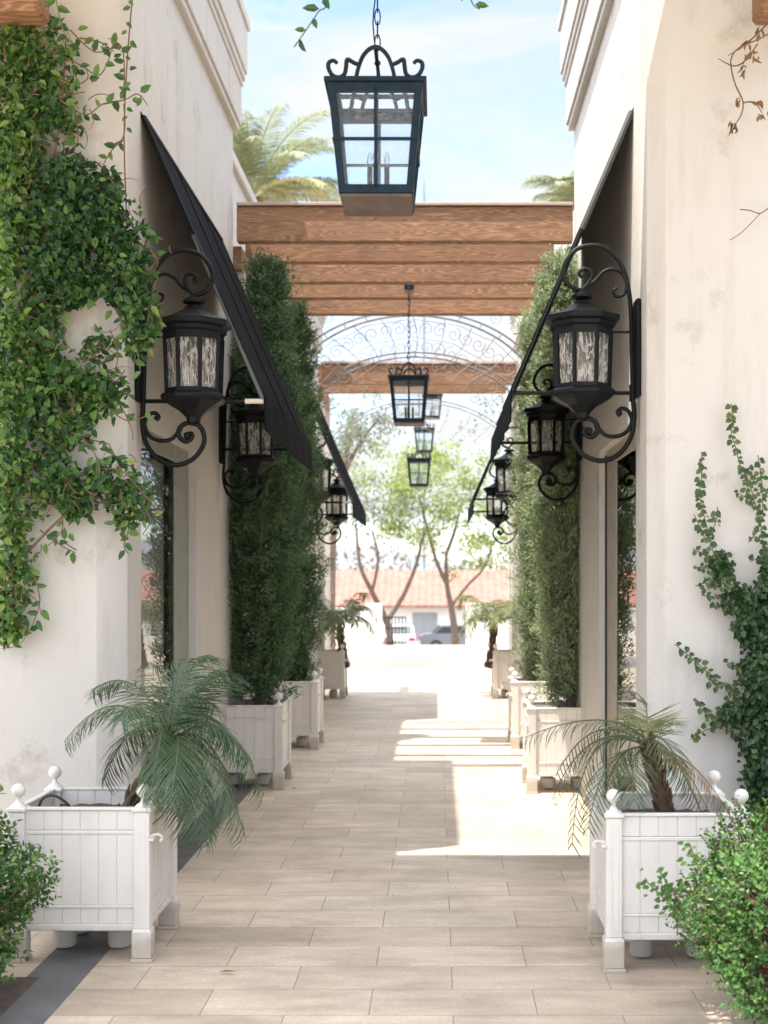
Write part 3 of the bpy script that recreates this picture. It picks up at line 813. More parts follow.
# ------------------------------------------------------------------ planters
def planter(label):
    """square box planter; origin on the ground at its centre, front faces -y"""
    root=empty('box_planter',(0,0,0),label,'planter','white square box planters along the walk')
    Hf=.264                    # centre to post centre
    pw=.033
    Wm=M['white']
    for sx in (-1,1):
        for sy in (-1,1):
            b=MB(); x,y=sx*Hf,sy*Hf
            b.box(x-.046,x+.046,y-.046,y+.046,.0,.016,.003)
            b.box(x-.041,x+.041,y-.041,y+.041,.016,.125,.004)
            b.hexa([(x-.041,y-.041,.125),(x+.041,y-.041,.125),(x+.041,y+.041,.125),(x-.041,y+.041,.125),(x-pw,y-pw,.14),(x+pw,y-pw,.14),(x+pw,y+pw,.14),(x-pw,y+pw,.14)])
            b.box(x-pw,x+pw,y-pw,y+pw,.14,.632,.003)
            for q in (-.014,.014):
                b.box(x+q-.0035,x+q+.0035,y-sy*0-pw-.0025 if sy<0 else y+pw,y-pw if sy<0 else y+pw+.0025,.16,.60)
            b.box(x-.041,x+.041,y-.041,y+.041,.632,.650,.004)
            p=b.build('post',Wm,root)
            f=MB(); f.lathe([(.034,.650),(.030,.658),(.016,.667),(.010,.678),(.011,.688),(.017,.694),(.026,.702),(.030,.717),(.027,.732),(.017,.743),(.002,.7475)],16,(x,y,0)); f.build('finial',Wm,p,smooth=True,angle=60)
    for a in range(4):
        R_=Matrix.Rotation(a*PI/2,3,'Z'); b=MB()
        w=Hf-pw+.001; n=6; bw=2*w/n; y0=-Hf-.012
        def bx(x0,x1,ya,yb,z0,z1,bev=.0025):
            t=MB(); t.box(x0,x1,ya,yb,z0,z1,bev); b.add([R_@Vector(p) for p in t.v],t.f)
        for i in range(n): bx(-w+i*bw+.0003,-w+(i+1)*bw-.0003,y0,y0+.02,.235,.535,.002)
        for z0,z1 in ((.552,.636),(.155,.232)):
            for i in range(n): bx(-w+i*bw+.0003,-w+(i+1)*bw-.0003,y0+.002,y0+.02,z0,z1,.003)
        bx(-w,w,y0-.0035,y0+.021,.535,.551); bx(-w,w,y0-.0035,y0+.021,.224,.2345)
        bx(-w,w,y0-.005,y0+.022,.128,.155); bx(-w,w,y0-.006,y0+.024,.636,.648)
        b.build('panel',Wm,root)
    b=MB(); w=Hf-.02; b.box(-w,w,-w,w,.14,.16); b.build('tray',M['caster'],root)
    b=MB(); 
    n=10; vs=[];fs=[]
    for i in range(n+1):
        for j in range(n+1): vs.append((-w+.02+(2*w-.04)*i/n,-w+.02+(2*w-.04)*j/n,.565+random.uniform(0,.02)))
    for i in range(n):
        for j in range(n): fs.append((i*(n+1)+j,(i+1)*(n+1)+j,(i+1)*(n+1)+j+1,i*(n+1)+j+1))
    b.add(vs,fs); b.build('soil',M['soil'],root,smooth=True,angle=180)
    for x,y in ((.12,-.08),(-.12,-.08),(.12,.14),(-.12,.14)):
        b=MB(); b.lathe([(.045,.012),(.05,.02),(.052,.085),(.046,.09)],18,(x,y,0)); b.tube([(x,y,.08),(x,y,.14)],.014,8); b.build('caster',M['caster'],root,smooth=True)
    for sx in (-1,1):     # latch hooks on the two posts that face the walk
        b=MB(); x=sx*(Hf+pw); y=-Hf
        b.lathe([(.016,-.008),(.016,.008)],10,(x+sx*.004,y,.525)); b.tube([(x+sx*.004,y-.012,.53),(x+sx*.035,y-.012,.535),(x+sx*.05,y-.008,.52),(x+sx*.04,y-.008,.505)],.006,6,3); b.box(x,x+sx*.02,y-.045,y+.03,.512,.522,.002)
        b.build('latch',Wm,root)
    return root
pl0=planter('white box planter with an arching palm, in front of the left vine covered pillar')
PW=.264+.046
pl0.location=(-1.197-PW,5.5+.264,0)
def put(x_inner,y,s,label):
    return copy_tree(pl0,(x_inner+s*PW,y+.264,0),0,label)
put(.681,5.36,1,'white box planter with a sparse palm, in front of the near right pillar')
put(-1.177,10.05,-1,'white box planter holding the nearer dark cypress on the left')
put(-1.125,12.45,-1,'white box planter holding the farther dark cypress on the left')
put(-1.255,17.85,-1,'small white box planter with a palm at the far left end')
put(.673,9.86,1,'bright white box planter holding the nearer sunlit cypress on the right')
put(.70,12.45,1,'white box planter holding the farther pale cypress on the right')
put(.757,17.85,1,'small white box planter with a palm at the far right end')

# ------------------------------------------------------------------ plants
def rnd(n,s=1): return np.random.normal(0,s,(n,3))
def frond(b,p0,p1,p2,leaf=.17,w=.010,n=46,r=.006,tint=.45,hang=.35,start=.12):
    """pinnate leaf along a bezier"""
    p0,p1,p2=Vector(p0),Vector(p1),Vector(p2)
    B=lambda t:(1-t)**2*p0+2*t*(1-t)*p1+t*t*p2
    dB=lambda t:(2*(1-t)*(p1-p0)+2*t*(p2-p1)).normalized()
    b.cur=min(1,tint+.25)
    b.tube([B(i/10) for i in range(11)],[r*(1-.75*i/10) for i in range(11)],5)
    P=[];D=[];N=[];L=[];T=[]
    for i in range(n):
        t=start+(1-start)*(i+.5)/n
        c=B(t); d=dB(t); side=d.cross(Vector((0,0,1)))
        side=side.normalized() if side.length>.05 else Vector((1,0,0))
        up=side.cross(d).normalized()
        env=(math.sin(PI*min(1,.15+.80*t))**.6)
        for s in (-1,1):
            fw=.55+.5*t
            v=side*s*(1+random.uniform(-.12,.12))+d*fw+up*random.uniform(.05,.35)+Vector((0,0,-hang*random.uniform(.6,1.3)))
            P.append(c);D.append(v);N.append(up+Vector((random.uniform(-.3,.3),random.uniform(-.3,.3),0)))
            L.append(leaf*env*random.uniform(.85,1.12)); T.append(min(1,max(0,tint+random.uniform(-.25,.25))))
    L=np.array(L); b.leaves(P,D,N,L,np.full(len(L),w),T,.25,-.34*leaf/w)
def planter_palm(loc,trunk_pts,fronds,label,trunk_r,group=None):
    root=empty('palm',loc,label,'palm',group)
    loc=Vector(loc)
    t=MB(); pts=[Vector(p)-loc for p in trunk_pts]
    P,Rr=catmull(pts,[trunk_r*1.0,trunk_r*1.1,trunk_r*.8],6)
    t.tube(P,Rr,10)
    # old leaf bases wrapped round the trunk
    for i in range(90):
        u=random.random(); k=min(len(P)-2,int(u*(len(P)-1))); c=P[k]; ax=(P[k+1]-P[k]).normalized()
        a=random.uniform(0,2*PI); o=ax.orthogonal().normalized(); q=Matrix.Rotation(a,3,ax)@o
        t.tube([c+q*Rr[k]*.8,c+q*Rr[k]*1.25+ax*.03,c+q*Rr[k]*1.5+ax*.07],[.012,.009,.003],5)
    t.build('trunk',M['palmbark'],root)
    for fr in fronds:
        p1,p2=Vector(fr[0])-loc,Vector(fr[1])-loc
        kw=fr[2] if len(fr)>2 else {}
        b=MB(); m=kw.pop('mat','palm'); frond(b,pts[-1]+Vector((random.uniform(-.015,.015),random.uniform(-.015,.015),random.uniform(-.03,.02))),p1,p2,**kw)
        b.build('frond',M[m],root,fix=False)
    return root
d=5.76
C=at(170,737,d)
def fp(px,py,dd=0): return at(px,py,d+dd)
LF=[((118,668),(64,742),-.05),((140,655),(92,690),.15),((185,660),(207,655),.1),((205,668),(232,672),.25),((205,690),(232,742),.2),
    ((225,690),(264,795),-.05),((205,730),(245,835),-.25),((190,745),(205,842),-.4),((175,760),(192,835),-.1),((135,700),(104,780),.2),
    ((215,700),(250,760),.35),((160,665),(150,662),.45),((150,680),(120,720),-.45),((180,680),(215,705),.45),((215,715),(238,812),.1),((165,700),(150,800),-.35),((185,720),(170,806),-.42),((172,690),(182,660),.1),((195,675),(222,668),-.1),((200,735),(215,838),-.1)]
fr=[(fp(a,b_,q*.6),fp(e,f,q),dict(leaf=.19,n=38,w=.0062,hang=.5,tint=random.uniform(.2,.7))) for (a,b_),(e,f),q in LF]
planter_palm(at(120,828,d),[at(120,822,d),at(146,778,d),at(169,738,d)],fr,'leafy dark green palm leaning out of the near left planter',.030,'palms in planters')
d=5.63
RF=[((610,700),(524,738),-.1,.5),((585,715),(552,800),.05,.55),((578,705),(572,848),-.15,.4),((600,740),(588,830),-.3,.4),((615,735),(600,815),.2,.55),((670,735),(702,815),.1,.45),
    ((648,715),(646,705),.0,.9),((665,720),(690,790),-.25,.5),((628,750),(634,800),-.35,.5),((640,715),(622,716),.3,.7),((595,700),(556,775),.35,.5),((655,712),(664,722),.1,.9)]
fr=[(fp(a,b_,q*.6),fp(e,f,q),dict(leaf=.15,n=24,w=.0056,tint=t,mat='palm2')) for (a,b_),(e,f),q,t in RF]
fr+=[(fp(690,745,.1),fp(728,812,.0),dict(leaf=.11,n=26,w=.007,tint=.5,mat='dry',hang=.8)),(fp(680,742,-.1),fp(712,820,-.1),dict(leaf=.09,n=22,w=.007,tint=.3,mat='dry',hang=.9))]
planter_palm(at(668,830,d),[at(668,826,d),at(658,780,d),at(648,744,d)],fr,'sparse palm with shaggy brown trunk and drooping thin fronds, in the near right planter',.029,'palms in planters')
for s,label in ((-1,'small palm in the planter at the far left end'),(1,'small palm in the planter at the far right end')):
    d=18.1
    cx=(340 if s<0 else 494); c=at(cx,628,d)
    base=at(cx-6*s,668,d)
    fr=[]
    for i in range(13):
        a=i/13*2*PI+.3; l=random.uniform(.34,.60); e=random.uniform(.3,.75)
        v=Vector((math.cos(a),math.sin(a),0))
        if s>0 and i%4==0: l=.75
        fr.append((c+v*l*.6+Vector((0,0,e)),c+v*l*1.05+Vector((0,0,random.uniform(-.25,.45))),dict(leaf=.24,n=22,w=.018,tint=.7 if s<0 else .85,mat='palm2')))
    planter_palm(base,[base,(base+c)/2+Vector((.02*s,0,0)),c],fr,label,.045,'palms in planters')

def cypress(loc,h,r,label,mat,n=17000,z0=.58,lean=0,sparse=1.0,seed=1,top=.55):
    rs=np.random.RandomState(seed); random.seed(seed)
    root=empty('cypress',loc,label,'cypress tree')
    t=MB(); t.tube([(0,0,.56),(.01,0,.9),(lean*.5,0,(z0+h)/2),(lean,0,h*.93)],[.04,.036,.022,.006],8,3); t.build('trunk',M['bark'],root,smooth=True)
    nb=max(300,n//60)
    # branchlets that climb and lean out of the column, each a small fan of scale leaves
    prof=lambda u: r*(np.clip(.62+1.3*u,0,1)*(1-np.clip((u-top)/(1-top),0,1)**1.6)*.90+.10)
    u=rs.rand(nb)**.95; ca=rs.rand(nb)*2*PI
    lump=1+.16*np.sin(3*ca+9*u+seed)+.12*np.sin(5*ca-17*u)+rs.normal(0,.07,nb)
    cr=prof(u)*(.08+.86*rs.rand(nb)**.75)*lump
    cc=np.stack([cr*np.cos(ca)+lean*u,cr*np.sin(ca),z0+u*(h-z0-.12)],1)
    out=np.stack([np.cos(ca),np.sin(ca),0*ca],1)
    dr=out*(.35+.45*rs.rand(nb))[:,None]+np.array([0,0,1.])*(.45+.6*rs.rand(nb))[:,None]+rs.normal(0,.22,(nb,3))
    dr/=np.linalg.norm(dr,axis=1,keepdims=True)
    bl=.07+.13*rs.rand(nb)
    tb=rs.rand(nb)*.62+.08
    idx=rs.randint(0,nb,n); t_=rs.rand(n)
    wd=(.30*bl[idx]*(1-.75*t_)+.006)[:,None]
    P=cc[idx]+dr[idx]*(t_*bl[idx])[:,None]+rs.normal(0,1,(n,3))*wd
    D=dr[idx]*.8+rs.normal(0,.62,(n,3))
    N=out[idx]*.6+np.array([0,0,.5])+rs.normal(0,.6,(n,3))
    T=np.clip(tb[idx]+.22*t_+rs.normal(0,.10,n),0,1)
    b=MB(); b.leaves(P,D,N,(.018+.034*rs.rand(n)),.0065+.0075*rs.rand(n),T,.2,-.1)
    # loose sprays that break the outline
    m=200; u=rs.rand(m)*.93; a=rs.rand(m)*2*PI; rr=prof(u)
    for i in range(m):
        c=np.array([rr[i]*math.cos(a[i])+lean*u[i],rr[i]*math.sin(a[i]),z0+u[i]*(h-z0)])
        dv=np.array([math.cos(a[i])*.5,math.sin(a[i])*.5,1])+rs.normal(0,.2,3)
        k=14; s=np.linspace(0,.16,k)[:,None]
        Pp=c+dv*s; b.leaves(Pp,dv+rs.normal(0,.6,(k,3)),rs.normal(0,1,(k,3)),np.full(k,.034),np.full(k,.009),np.clip(rs.rand(k)*.4+.45,0,1))
    b.build('foliage',M[mat],root,fix=False)
    return root
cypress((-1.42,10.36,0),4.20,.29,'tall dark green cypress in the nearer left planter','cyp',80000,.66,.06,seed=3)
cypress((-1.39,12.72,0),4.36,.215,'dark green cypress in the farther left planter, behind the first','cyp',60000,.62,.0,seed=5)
cypress((1.035,10.16,0),4.16,.20,'dusty cypress paled for sunlight, with brown inner twigs in the nearer right planter','cyp2',68000,.66,-.07,seed=8,top=.84)
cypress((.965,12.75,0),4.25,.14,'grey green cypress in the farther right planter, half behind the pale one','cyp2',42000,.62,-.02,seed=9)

# ---- vines
def poly_leaves(b,pts,step,L,Wd,T0,T1,spread=.03,face=(0,-1,0),alt=True,skip=.0,rs=np.random):
    pts,_=catmull([Vector(p) for p in pts],[0]*len(pts),8)
    P=[];D=[];N=[];Ls=[];T=[]
    acc=0;side=1
    for i in range(len(pts)-1):
        seg=pts[i+1]-pts[i]; l=seg.length; acc+=l
        while acc>step:
            acc-=step
            if rs.rand()<skip: continue
            f=Vector(face); t=seg.normalized(); s=t.cross(f)
            s=s.normalized() if s.length>.1 else Vector((1,0,0))
            side=-side
            dv=s*side*.9+t*.5+f*rs.uniform(0,.5)+Vector((0,0,rs.uniform(-.55,.1)))
            P.append(pts[i]+Vector(rs.normal(0,spread,3))); D.append(dv); N.append(f+Vector(rs.normal(0,.35,3)))
            Ls.append(L*rs.uniform(.65,1.15)); T.append(rs.uniform(T0,T1))
    Ls=np.array(Ls)
    if len(Ls): b.leaves(P,D,N,Ls,Ls*Wd,T)
def vine_left():
    rs=np.random.RandomState(11); random.seed(11)
    D0=6.62
    root=empty('climbing_vine',at(20,700,D0),'dense glossy green climbing vine on the left pillar','vine')
    org=Vector(root.location)
    st=MB(); lf=MB()
    def A(px,py,off=0): return at(px,py,D0-off)-org
    # main stems
    main=[[(8,648),(10,620),(22,500),(14,380),(30,250),(20,120),(30,20)],[(4,640),(8,500),(30,420),(25,300),(45,200),(60,120),(66,40)],
          [(18,480),(60,440),(95,410),(125,370)],[(25,300),(70,260),(110,235),(150,300)],[(30,180),(70,170),(100,165)],[(20,560),(70,510),(120,480),(150,500)]]
    for k,m in enumerate(main):
        st.tube([A(x,y,.02) for x,y in m],[.008]+[.006]*(len(m)-2)+[.003],6,5)
    # leafy clumps: px centre, radii, leaves, bulge from the wall
    cl=[(20,45,34,36,200,.10),(40,95,34,40,200,.08),(8,90,30,70,420,.10),(35,60,34,45,300,.08),(60,120,30,38,130,.05),(14,220,26,75,560,.16),(12,350,26,80,620,.18),(14,460,26,70,520,.16),(12,550,20,60,380,.12),(10,610,16,32,190,.09),
        (75,185,42,26,420,.16),(90,225,50,36,760,.22),(128,262,24,46,430,.20),(62,262,34,38,460,.18),(140,318,17,34,220,.14),(100,290,38,22,330,.15),
        (46,330,20,46,300,.12),(70,378,40,24,300,.15),(106,392,26,24,200,.11),(60,420,34,30,290,.14),(48,478,28,34,240,.10),(75,500,26,16,130,.06),(110,480,26,22,170,.07),(130,505,22,24,150,.07),
        (100,345,16,14,60,.05),(42,395,20,30,200,.12),(24,140,26,50,330,.12)]
    for (x,y,rx,ry,n,bu) in cl:
        n=int(n*1.75); k=max(8,n//16); kc=rs.normal(0,.54,(k,2)); q=kc[rs.randint(0,k,n)]+rs.normal(0,.17,(n,2))*np.array([34/rx,34/ry]); keep=(q**2).sum(1)<1.3; q=q[keep]; n=len(q)
        sp=np.array([A(x+rx*a,y+ry*c) for a,c in q])
        off=np.abs(rs.normal(0,.5,n))*bu*np.exp(-(q**2).sum(1)*.6); sp[:,1]-=off
        Dv=rs.normal(0,.8,(n,3))+np.array([.15,-.25,-.55]); N=rs.normal(0,.45,(n,3))+np.array([.0,-1,.45])
        L=.026+.044*rs.rand(n)**1.4
        # sunlight on the left edge put into lighter leaf tints; bulge tinted darker
        base=.47+.20*(x<40)-.12*(y>160 and y<300 and x>60)
        T=np.clip(rs.normal(base,.24,n),0,1)
        lf.leaves(sp,Dv,N,L,L*rs.uniform(.45,.62,n),T,.16,-.15)
    # sprays and runners, in px along the wall
    runs=[[(70,30),(95,52),(118,45),(120,50)],[(50,50),(80,65),(100,75),(112,50)],[(60,100),(85,115),(103,104),(124,100)],[(103,104),(124,100),(138,94),(148,106)],[(60,80),(75,85),(88,78),(84,65)],
          [(80,38),(100,42),(114,52)],[(124,100),(124,60),(120,45),(108,38)],[(124,104),(124,135),(112,150),(103,165)],[(50,100),(70,95),(85,92)],[(75,110),(78,140),(70,150)],
          [(100,165),(118,190),(124,200)],[(85,395),(115,400),(130,425),(133,440)],[(110,330),(118,355),(112,380)],[(60,430),(85,440),(100,470),(90,500)],[(90,470),(120,470),(140,490),(158,510)],
          [(120,490),(130,520),(124,545),(130,555)],[(140,500),(150,520),(142,535)],[(40,530),(60,545),(76,553)],[(76,550),(60,540)],[(30,565),(40,600),(30,630)],[(10,600),(20,625),(32,634)],
          [(100,400),(125,420),(150,415)],[(60,505),(62,530),(45,548)],[(110,300),(135,345),(140,370)],[(70,150),(60,165)],[(90,440),(110,445),(104,455)],[(135,280),(155,300),(162,330)],[(150,250),(158,262),(150,275)]]
    for r_ in runs:
        pts=[A(x,y,.02+random.uniform(0,.05)) for x,y in r_]
        st.tube(pts,[.0045]+[.0035]*(len(pts)-2)+[.002],5,4)
        poly_leaves(lf,pts,.040,.062,.52,.25,.8,.012,rs=rs,skip=.12)
    for i in range(170):      # bare brown twigs among the leaves
        x,y,rx,ry,n,bu=cl[rs.randint(len(cl))]; px,py=x+rx*rs.normal(0,.6),y+ry*rs.normal(0,.6)
        a=rs.uniform(0,6.28); l=rs.uniform(10,32)
        pts=[A(px+l*t_*math.cos(a+t_*.8),py+l*t_*math.sin(a+t_*.8),.02+rs.uniform(0,.10)) for t_ in (0,.35,.7,1)]
        st.tube(pts,[.0028,.0025,.002,.0012],4,3)
    # cable runner going up the corner
    up=[A(138,0,-.15),A(132,50,-.12),A(128,100,-.1),A(126,150,-.08),A(128,230,-.06)]
    up=[Vector((p.x,at(0,0,6.66).y-org.y,p.z)) for p in up]
    st.tube(up,.004,5,4); poly_leaves(lf,up[:3],.055,.05,.5,.3,.8,.01,rs=rs)
    st.build('stems',M['stem'],root); lf.build('leaves',M['vine'],root,fix=False)
    return root
vine_left()

def fig_right():
    rs=np.random.RandomState(21); D0=6.64
    root=empty('creeping_fig',at(760,930,D0),'small leaved creeping fig with long runners on the right pillar','vine')
    org=Vector(root.location); st=MB(); lf=MB()
    S=.3125
    def A(x,y,off=.015): return at(600+x*S,380+y*S,D0-off)-org
    arms=[[(421,75),(425,130),(420,170),(434,215),(448,270),(478,330),(498,400),(515,470),(525,600),(530,760)],
          [(325,230),(326,300),(320,350),(324,400),(345,480),(365,560),(395,630),(450,720),(500,790)],
          [(376,405),(372,450),(352,500)],[(300,430),(320,470),(340,520)],[(296,540),(325,555),(355,575)],[(300,600),(330,600),(370,610)],[(305,660),(335,650),(390,655)],
          [(325,690),(345,690),(400,700)],[(350,730),(380,725),(440,740)],[(410,800),(430,790),(480,780)],[(400,545),(390,590),(400,640)],[(425,595),(420,640)],
          [(428,355),(460,372),(490,390)],[(485,270),(470,300),(480,330)],[(455,320),(475,345)],[(475,520),(500,490),(515,480)],[(505,240),(518,330),(522,450)],[(480,580),(510,570),(525,560)],
          [(238,845),(272,872),(310,905),(345,935),(380,965),(430,1000),(480,1040)],[(395,900),(430,915),(470,930)],[(345,955),(365,975),(385,985)],[(430,1010),(440,960),(470,950)],
          [(445,1020),(400,1040),(380,1060)],[(480,700),(500,650),(530,640)],[(60+330,880+230),(440,1090),(500,1080)],[(180+110,1150),(340,1120),(400,1100),(470,1090)],[(300,1020),(345,1075),(400,1110),(450,1160)]]
    for a in arms:
        pts=[A(x,y,.015+random.uniform(0,.02)) for x,y in a]
        st.tube(pts,.0028,5,3)
        poly_leaves(lf,pts,.0135,.036,.78,.35,.85,.006,rs=rs)
    # dense column at the right
    for (x,y,rx,ry,n,bu) in [(520,820,60,150,1300,.10),(520,980,70,150,1700,.14),(525,1150,75,170,1800,.16),(530,1300,75,120,1200,.14),(560,700,50,200,900,.10),(440,700,45,45,260,.03),(385,600,35,50,200,.02),(470,790,40,50,330,.04),(430,1060,45,40,240,.04),(600,900,70,330,2400,.16),(600,1250,90,200,1600,.2)]:
        q=rs.normal(0,.5,(n,2)); q=q[(q**2).sum(1)<1.3]; n=len(q)
        sp=np.array([A(x+rx*a,y+ry*c) for a,c in q]); sp[:,1]-=np.abs(rs.normal(0,.6,n))*bu
        L=rs.uniform(.024,.042,n)
        lf.leaves(sp,rs.normal(0,.7,(n,3))+np.array([0,-.2,-.5]),rs.normal(0,.45,(n,3))+np.array([0,-1,.4]),L,L*.75,np.clip(rs.normal(.35,.2,n),0,.8))
    st.build('stems',M['stem'],root); lf.build('leaves',M['fig'],root,fix=False)
fig_right()

# dry twigs on the right pillar
rs=np.random.RandomState(5)
root=empty('dry_vine',at(770,20,6.5),'dry brown vine twig with curled leaves at the top right corner','vine')
org=Vector(root.location); st=MB(); lf=MB()
A=lambda x,y,o=0: at(570+x*.293,y*.293,6.55-o)-org
for tw in ([(690,110),(640,135),(575,165),(552,195),(550,230),(565,290),(590,345),(585,390),(560,430)],[(640,150),(600,205),(560,225),(505,200)],[(590,350),(630,350),(655,385)],[(690,60),(660,95),(600,150),(540,190)],[(640,180),(615,180),(590,220)]):
    st.tube([A(x,y,random.uniform(0,.05)) for x,y in tw],[.004]*(len(tw)-1)+[.002],5,4)
for (x,y) in [(650,100),(625,185),(612,190),(592,230),(572,340),(655,385),(638,345),(560,430),(552,420),(600,140)]:
    n=5; P=np.array([A(x,y)]*n)+rs.normal(0,.01,(n,3)); lf.leaves(P,rs.normal(0,.6,(n,3))+np.array([0,0,-.8]),rs.normal(0,1,(n,3)),rs.uniform(.03,.055,n),rs.uniform(.012,.022,n),rs.rand(n),.35,-.3)
st.build('stems',M['stem'],root); lf.build('leaves',M['dry'],root,fix=False)
root=empty('bare_twig',at(768,240,6.66),'thin bare twig sticking out across the right pillar','twig')
org=Vector(root.location); st=MB()
A=lambda x,y,o=0: at(570+x*.293,y*.293,6.66-o)-org
st.tube([A(690,700,.0),(A(650,728,.03)),A(615,718,.05),A(580,715,.05)],.003,5,4); st.tube([A(650,728,.03),A(590,790,.03),A(545,820,.02)],.0022,5,4)
st.build('stems',M['stem'],root)
# sprigs that hang from the portico over the walk
def sprig(pts,label,dd,n,mat='vine'):
    root=empty('hanging_sprig',at(pts[0][0],pts[0][1],dd),label,'vine')
    org=Vector(root.location); st=MB(); lf=MB()
    P=[at(x,y,dd)-org for x,y in pts]
    st.tube(P,.003,5,5)
    poly_leaves(lf,P[-n:],.045,.062,.48,.2,.55,.004,rs=np.random.RandomState(int(pts[0][0])))
    st.build('stems',M['gstem'],root); lf.build('leaves',M[mat],root,fix=False)
sprig([(345,-340),(338,-150),(330,-10),(318,12),(306,30),(294,47)],'leafy sprig hanging down beside the chain of the largest lantern',5.0,4)
sprig([(462,-340),(464,-180),(466,-30),(472,2),(480,9)],'short leafy sprig tip at the top edge above the pergola',5.0,3)
sprig([(70,-300),(62,-120),(56,-20),(58,10),(66,38),(72,52)],'sprig of round leaves hanging in the top left corner',6.1,4)

# ---- boxwood bushes
def bush(loc,rx,ry,rz,n,label,seed,T=.45,extra=(),ls=1.0):
    rs=np.random.RandomState(seed); random.seed(seed)
    root=empty('boxwood_bush',loc,label,'bush')
    st=MB(); lf=MB()
    P=[];D=[];N=[];L=[];TT=[]
    for i in range(n):
        th=rs.rand()*2*PI; u=rs.uniform(-.75,1); s=math.sqrt(max(0,1-u*u))
        nv=Vector((math.cos(th)*s,math.sin(th)*s,u))
        rad=rs.uniform(.60,1.0)**.45*(1+.16*math.sin(5*th+seed)*s+.12*math.sin(7*u+3*th)+rs.normal(0,.035))
        base=Vector((nv.x*rx*rad,nv.y*ry*rad,rz+nv.z*rz*rad))
        ax=(nv*.7+Vector((0,0,.75))+Vector(rs.normal(0,.25,3))).normalized()
        ln=rs.uniform(.03,.085); k=int(ln/.011); tt=np.clip(T+rs.normal(0,.16),0,1)
        o=ax.orthogonal().normalized()
        if i%4==0: st.tube([base-ax*.10-nv*.05,base,base+ax*ln],[.003,.002,.001],4)
        for j in range(k):
            a=j*1.9; q=Matrix.Rotation(a,3,ax)@o
            P.append(base+ax*(ln*j/k)); D.append(q*.9+ax*(.35+.7*j/k)); N.append(ax-q*.5); L.append(rs.uniform(.020,.036)*ls); TT.append(np.clip(tt-.15+.35*j/k+rs.normal(0,.06),0,1))
    for pts in extra:
        q=[Vector(p)-Vector(loc) for p in pts]; st.tube(q,.003,5,4)
        for rep in range(3): poly_leaves(lf,[p+Vector(rs.normal(0,.012,3)) for p in q],.014,.028,.6,.4,.9,.012,rs=rs)
    L=np.array(L); lf.leaves(P,D,N,L,L*.62,TT,.16,-.1)
    for i in range(14):
        a=rs.rand()*6.28; st.tube([(0.02*math.cos(a),.02*math.sin(a),0),(rx*.3*math.cos(a),ry*.3*math.sin(a),rz*.6),(rx*.6*math.cos(a),ry*.6*math.sin(a),rz*1.2)],[.008,.006,.003],5,3)
    st.build('stems',M['stem'],root); lf.build('leaves',M['box'],root,fix=False)
    return root
bush((-2.02,4.9,0.0),.45,.38,.39,4200,'clipped green bush at the lower left, beside the planter with the arching palm',31,.66,ls=.9)
bush((1.36,4.75,0.0),.40,.38,.36,5200,'leafy green bush at the lower right, in front of the right planter',32,.62,ls=.70,
     extra=[[at(730,930,4.7),at(700,925,4.68),at(668,902,4.66),at(645,880,4.66)],[at(690,915,4.66),at(672,890,4.66),at(660,872,4.66)],[at(720,900,4.6),at(700,870,4.6),at(690,845,4.6)]])
# low ground cover sprigs below the right bush
rs=np.random.RandomState(77)

# ---- far date palms
def date_palm(loc,crown_z,label,seed,nf=40,L=2.3):
    random.seed(seed); root=empty('date_palm',loc,label,'palm tree','tall date palms behind the shops')
    t=MB(); n=14
    t.tube([(0.03*math.sin(i),0,crown_z*i/n) for i in range(n+1)],[.24+.02*(i%2) for i in range(n+1)],10); t.build('trunk',M['bark'],root)
    c=Vector((0,0,crown_z)); b=MB()
    for i in range(nf):
        a=i*2.399; e=random.uniform(.05,1.45); v=Vector((math.cos(a)*math.cos(e),math.sin(a)*math.cos(e),math.sin(e)))
        l=L*random.uniform(.8,1.1)
        p1=c+v*l*.55+Vector((0,0,.12*l)); p2=c+Vector((v.x,v.y,0)).normalized()*l*(.55+.4*math.cos(e))+Vector((0,0,l*(math.sin(e)*.72-.12)))
        frond(b,c,p1,p2,leaf=.36,w=.021,n=80,r=.016,tint=.45 if e>.1 else .75,hang=.12,start=.15)
    b.build('crown',M['datep'],root,fix=False)
    return root
dp=date_palm((-3.45,24.0,-.0),8.62,'pale date palm rising above the left end of the front pergola',4,44,2.5)
date_palm((2.98,24.0,0),8.0,'pale date palm barely showing beside the right shop wall',9,34,1.75)

# ---- far broadleaf trees
def tree(loc,limbs,crown,label,mat,seed,leafn,ls=.11):
    rs=np.random.RandomState(seed)
    root=empty('shade_tree',loc,label,'tree')
    t=MB()
    for pts,rr in limbs: t.tube(pts,rr,8,4)
    t.build('trunk',M['bark'],root,smooth=True)
    b=MB()
    for (c,r,k) in crown:
        n=int(leafn*k); q=rs.normal(0,.5,(n,3)); 
        # twiggy sub clumps
        sub=rs.normal(0,.55,(14,3)); idx=rs.randint(0,14,n); P=np.array(c)+ (sub[idx]+q*.42)*np.array(r)
        b.leaves(P,rs.normal(0,1,(n,3))+np.array([0,0,-.3]),rs.normal(0,.7,(n,3))+np.array([0,0,1]),rs.uniform(.6,1.3,n)*ls,rs.uniform(.35,.6,n)*ls,np.clip(rs.normal(.5,.25,n),0,1))
    b.build('crown',M[mat],root,fix=False)
    return root
g=-2.2
def lp(px,py,d,o): return at(px,py,d)-Vector(o)
o=(at(390,640,41).x,41,g)
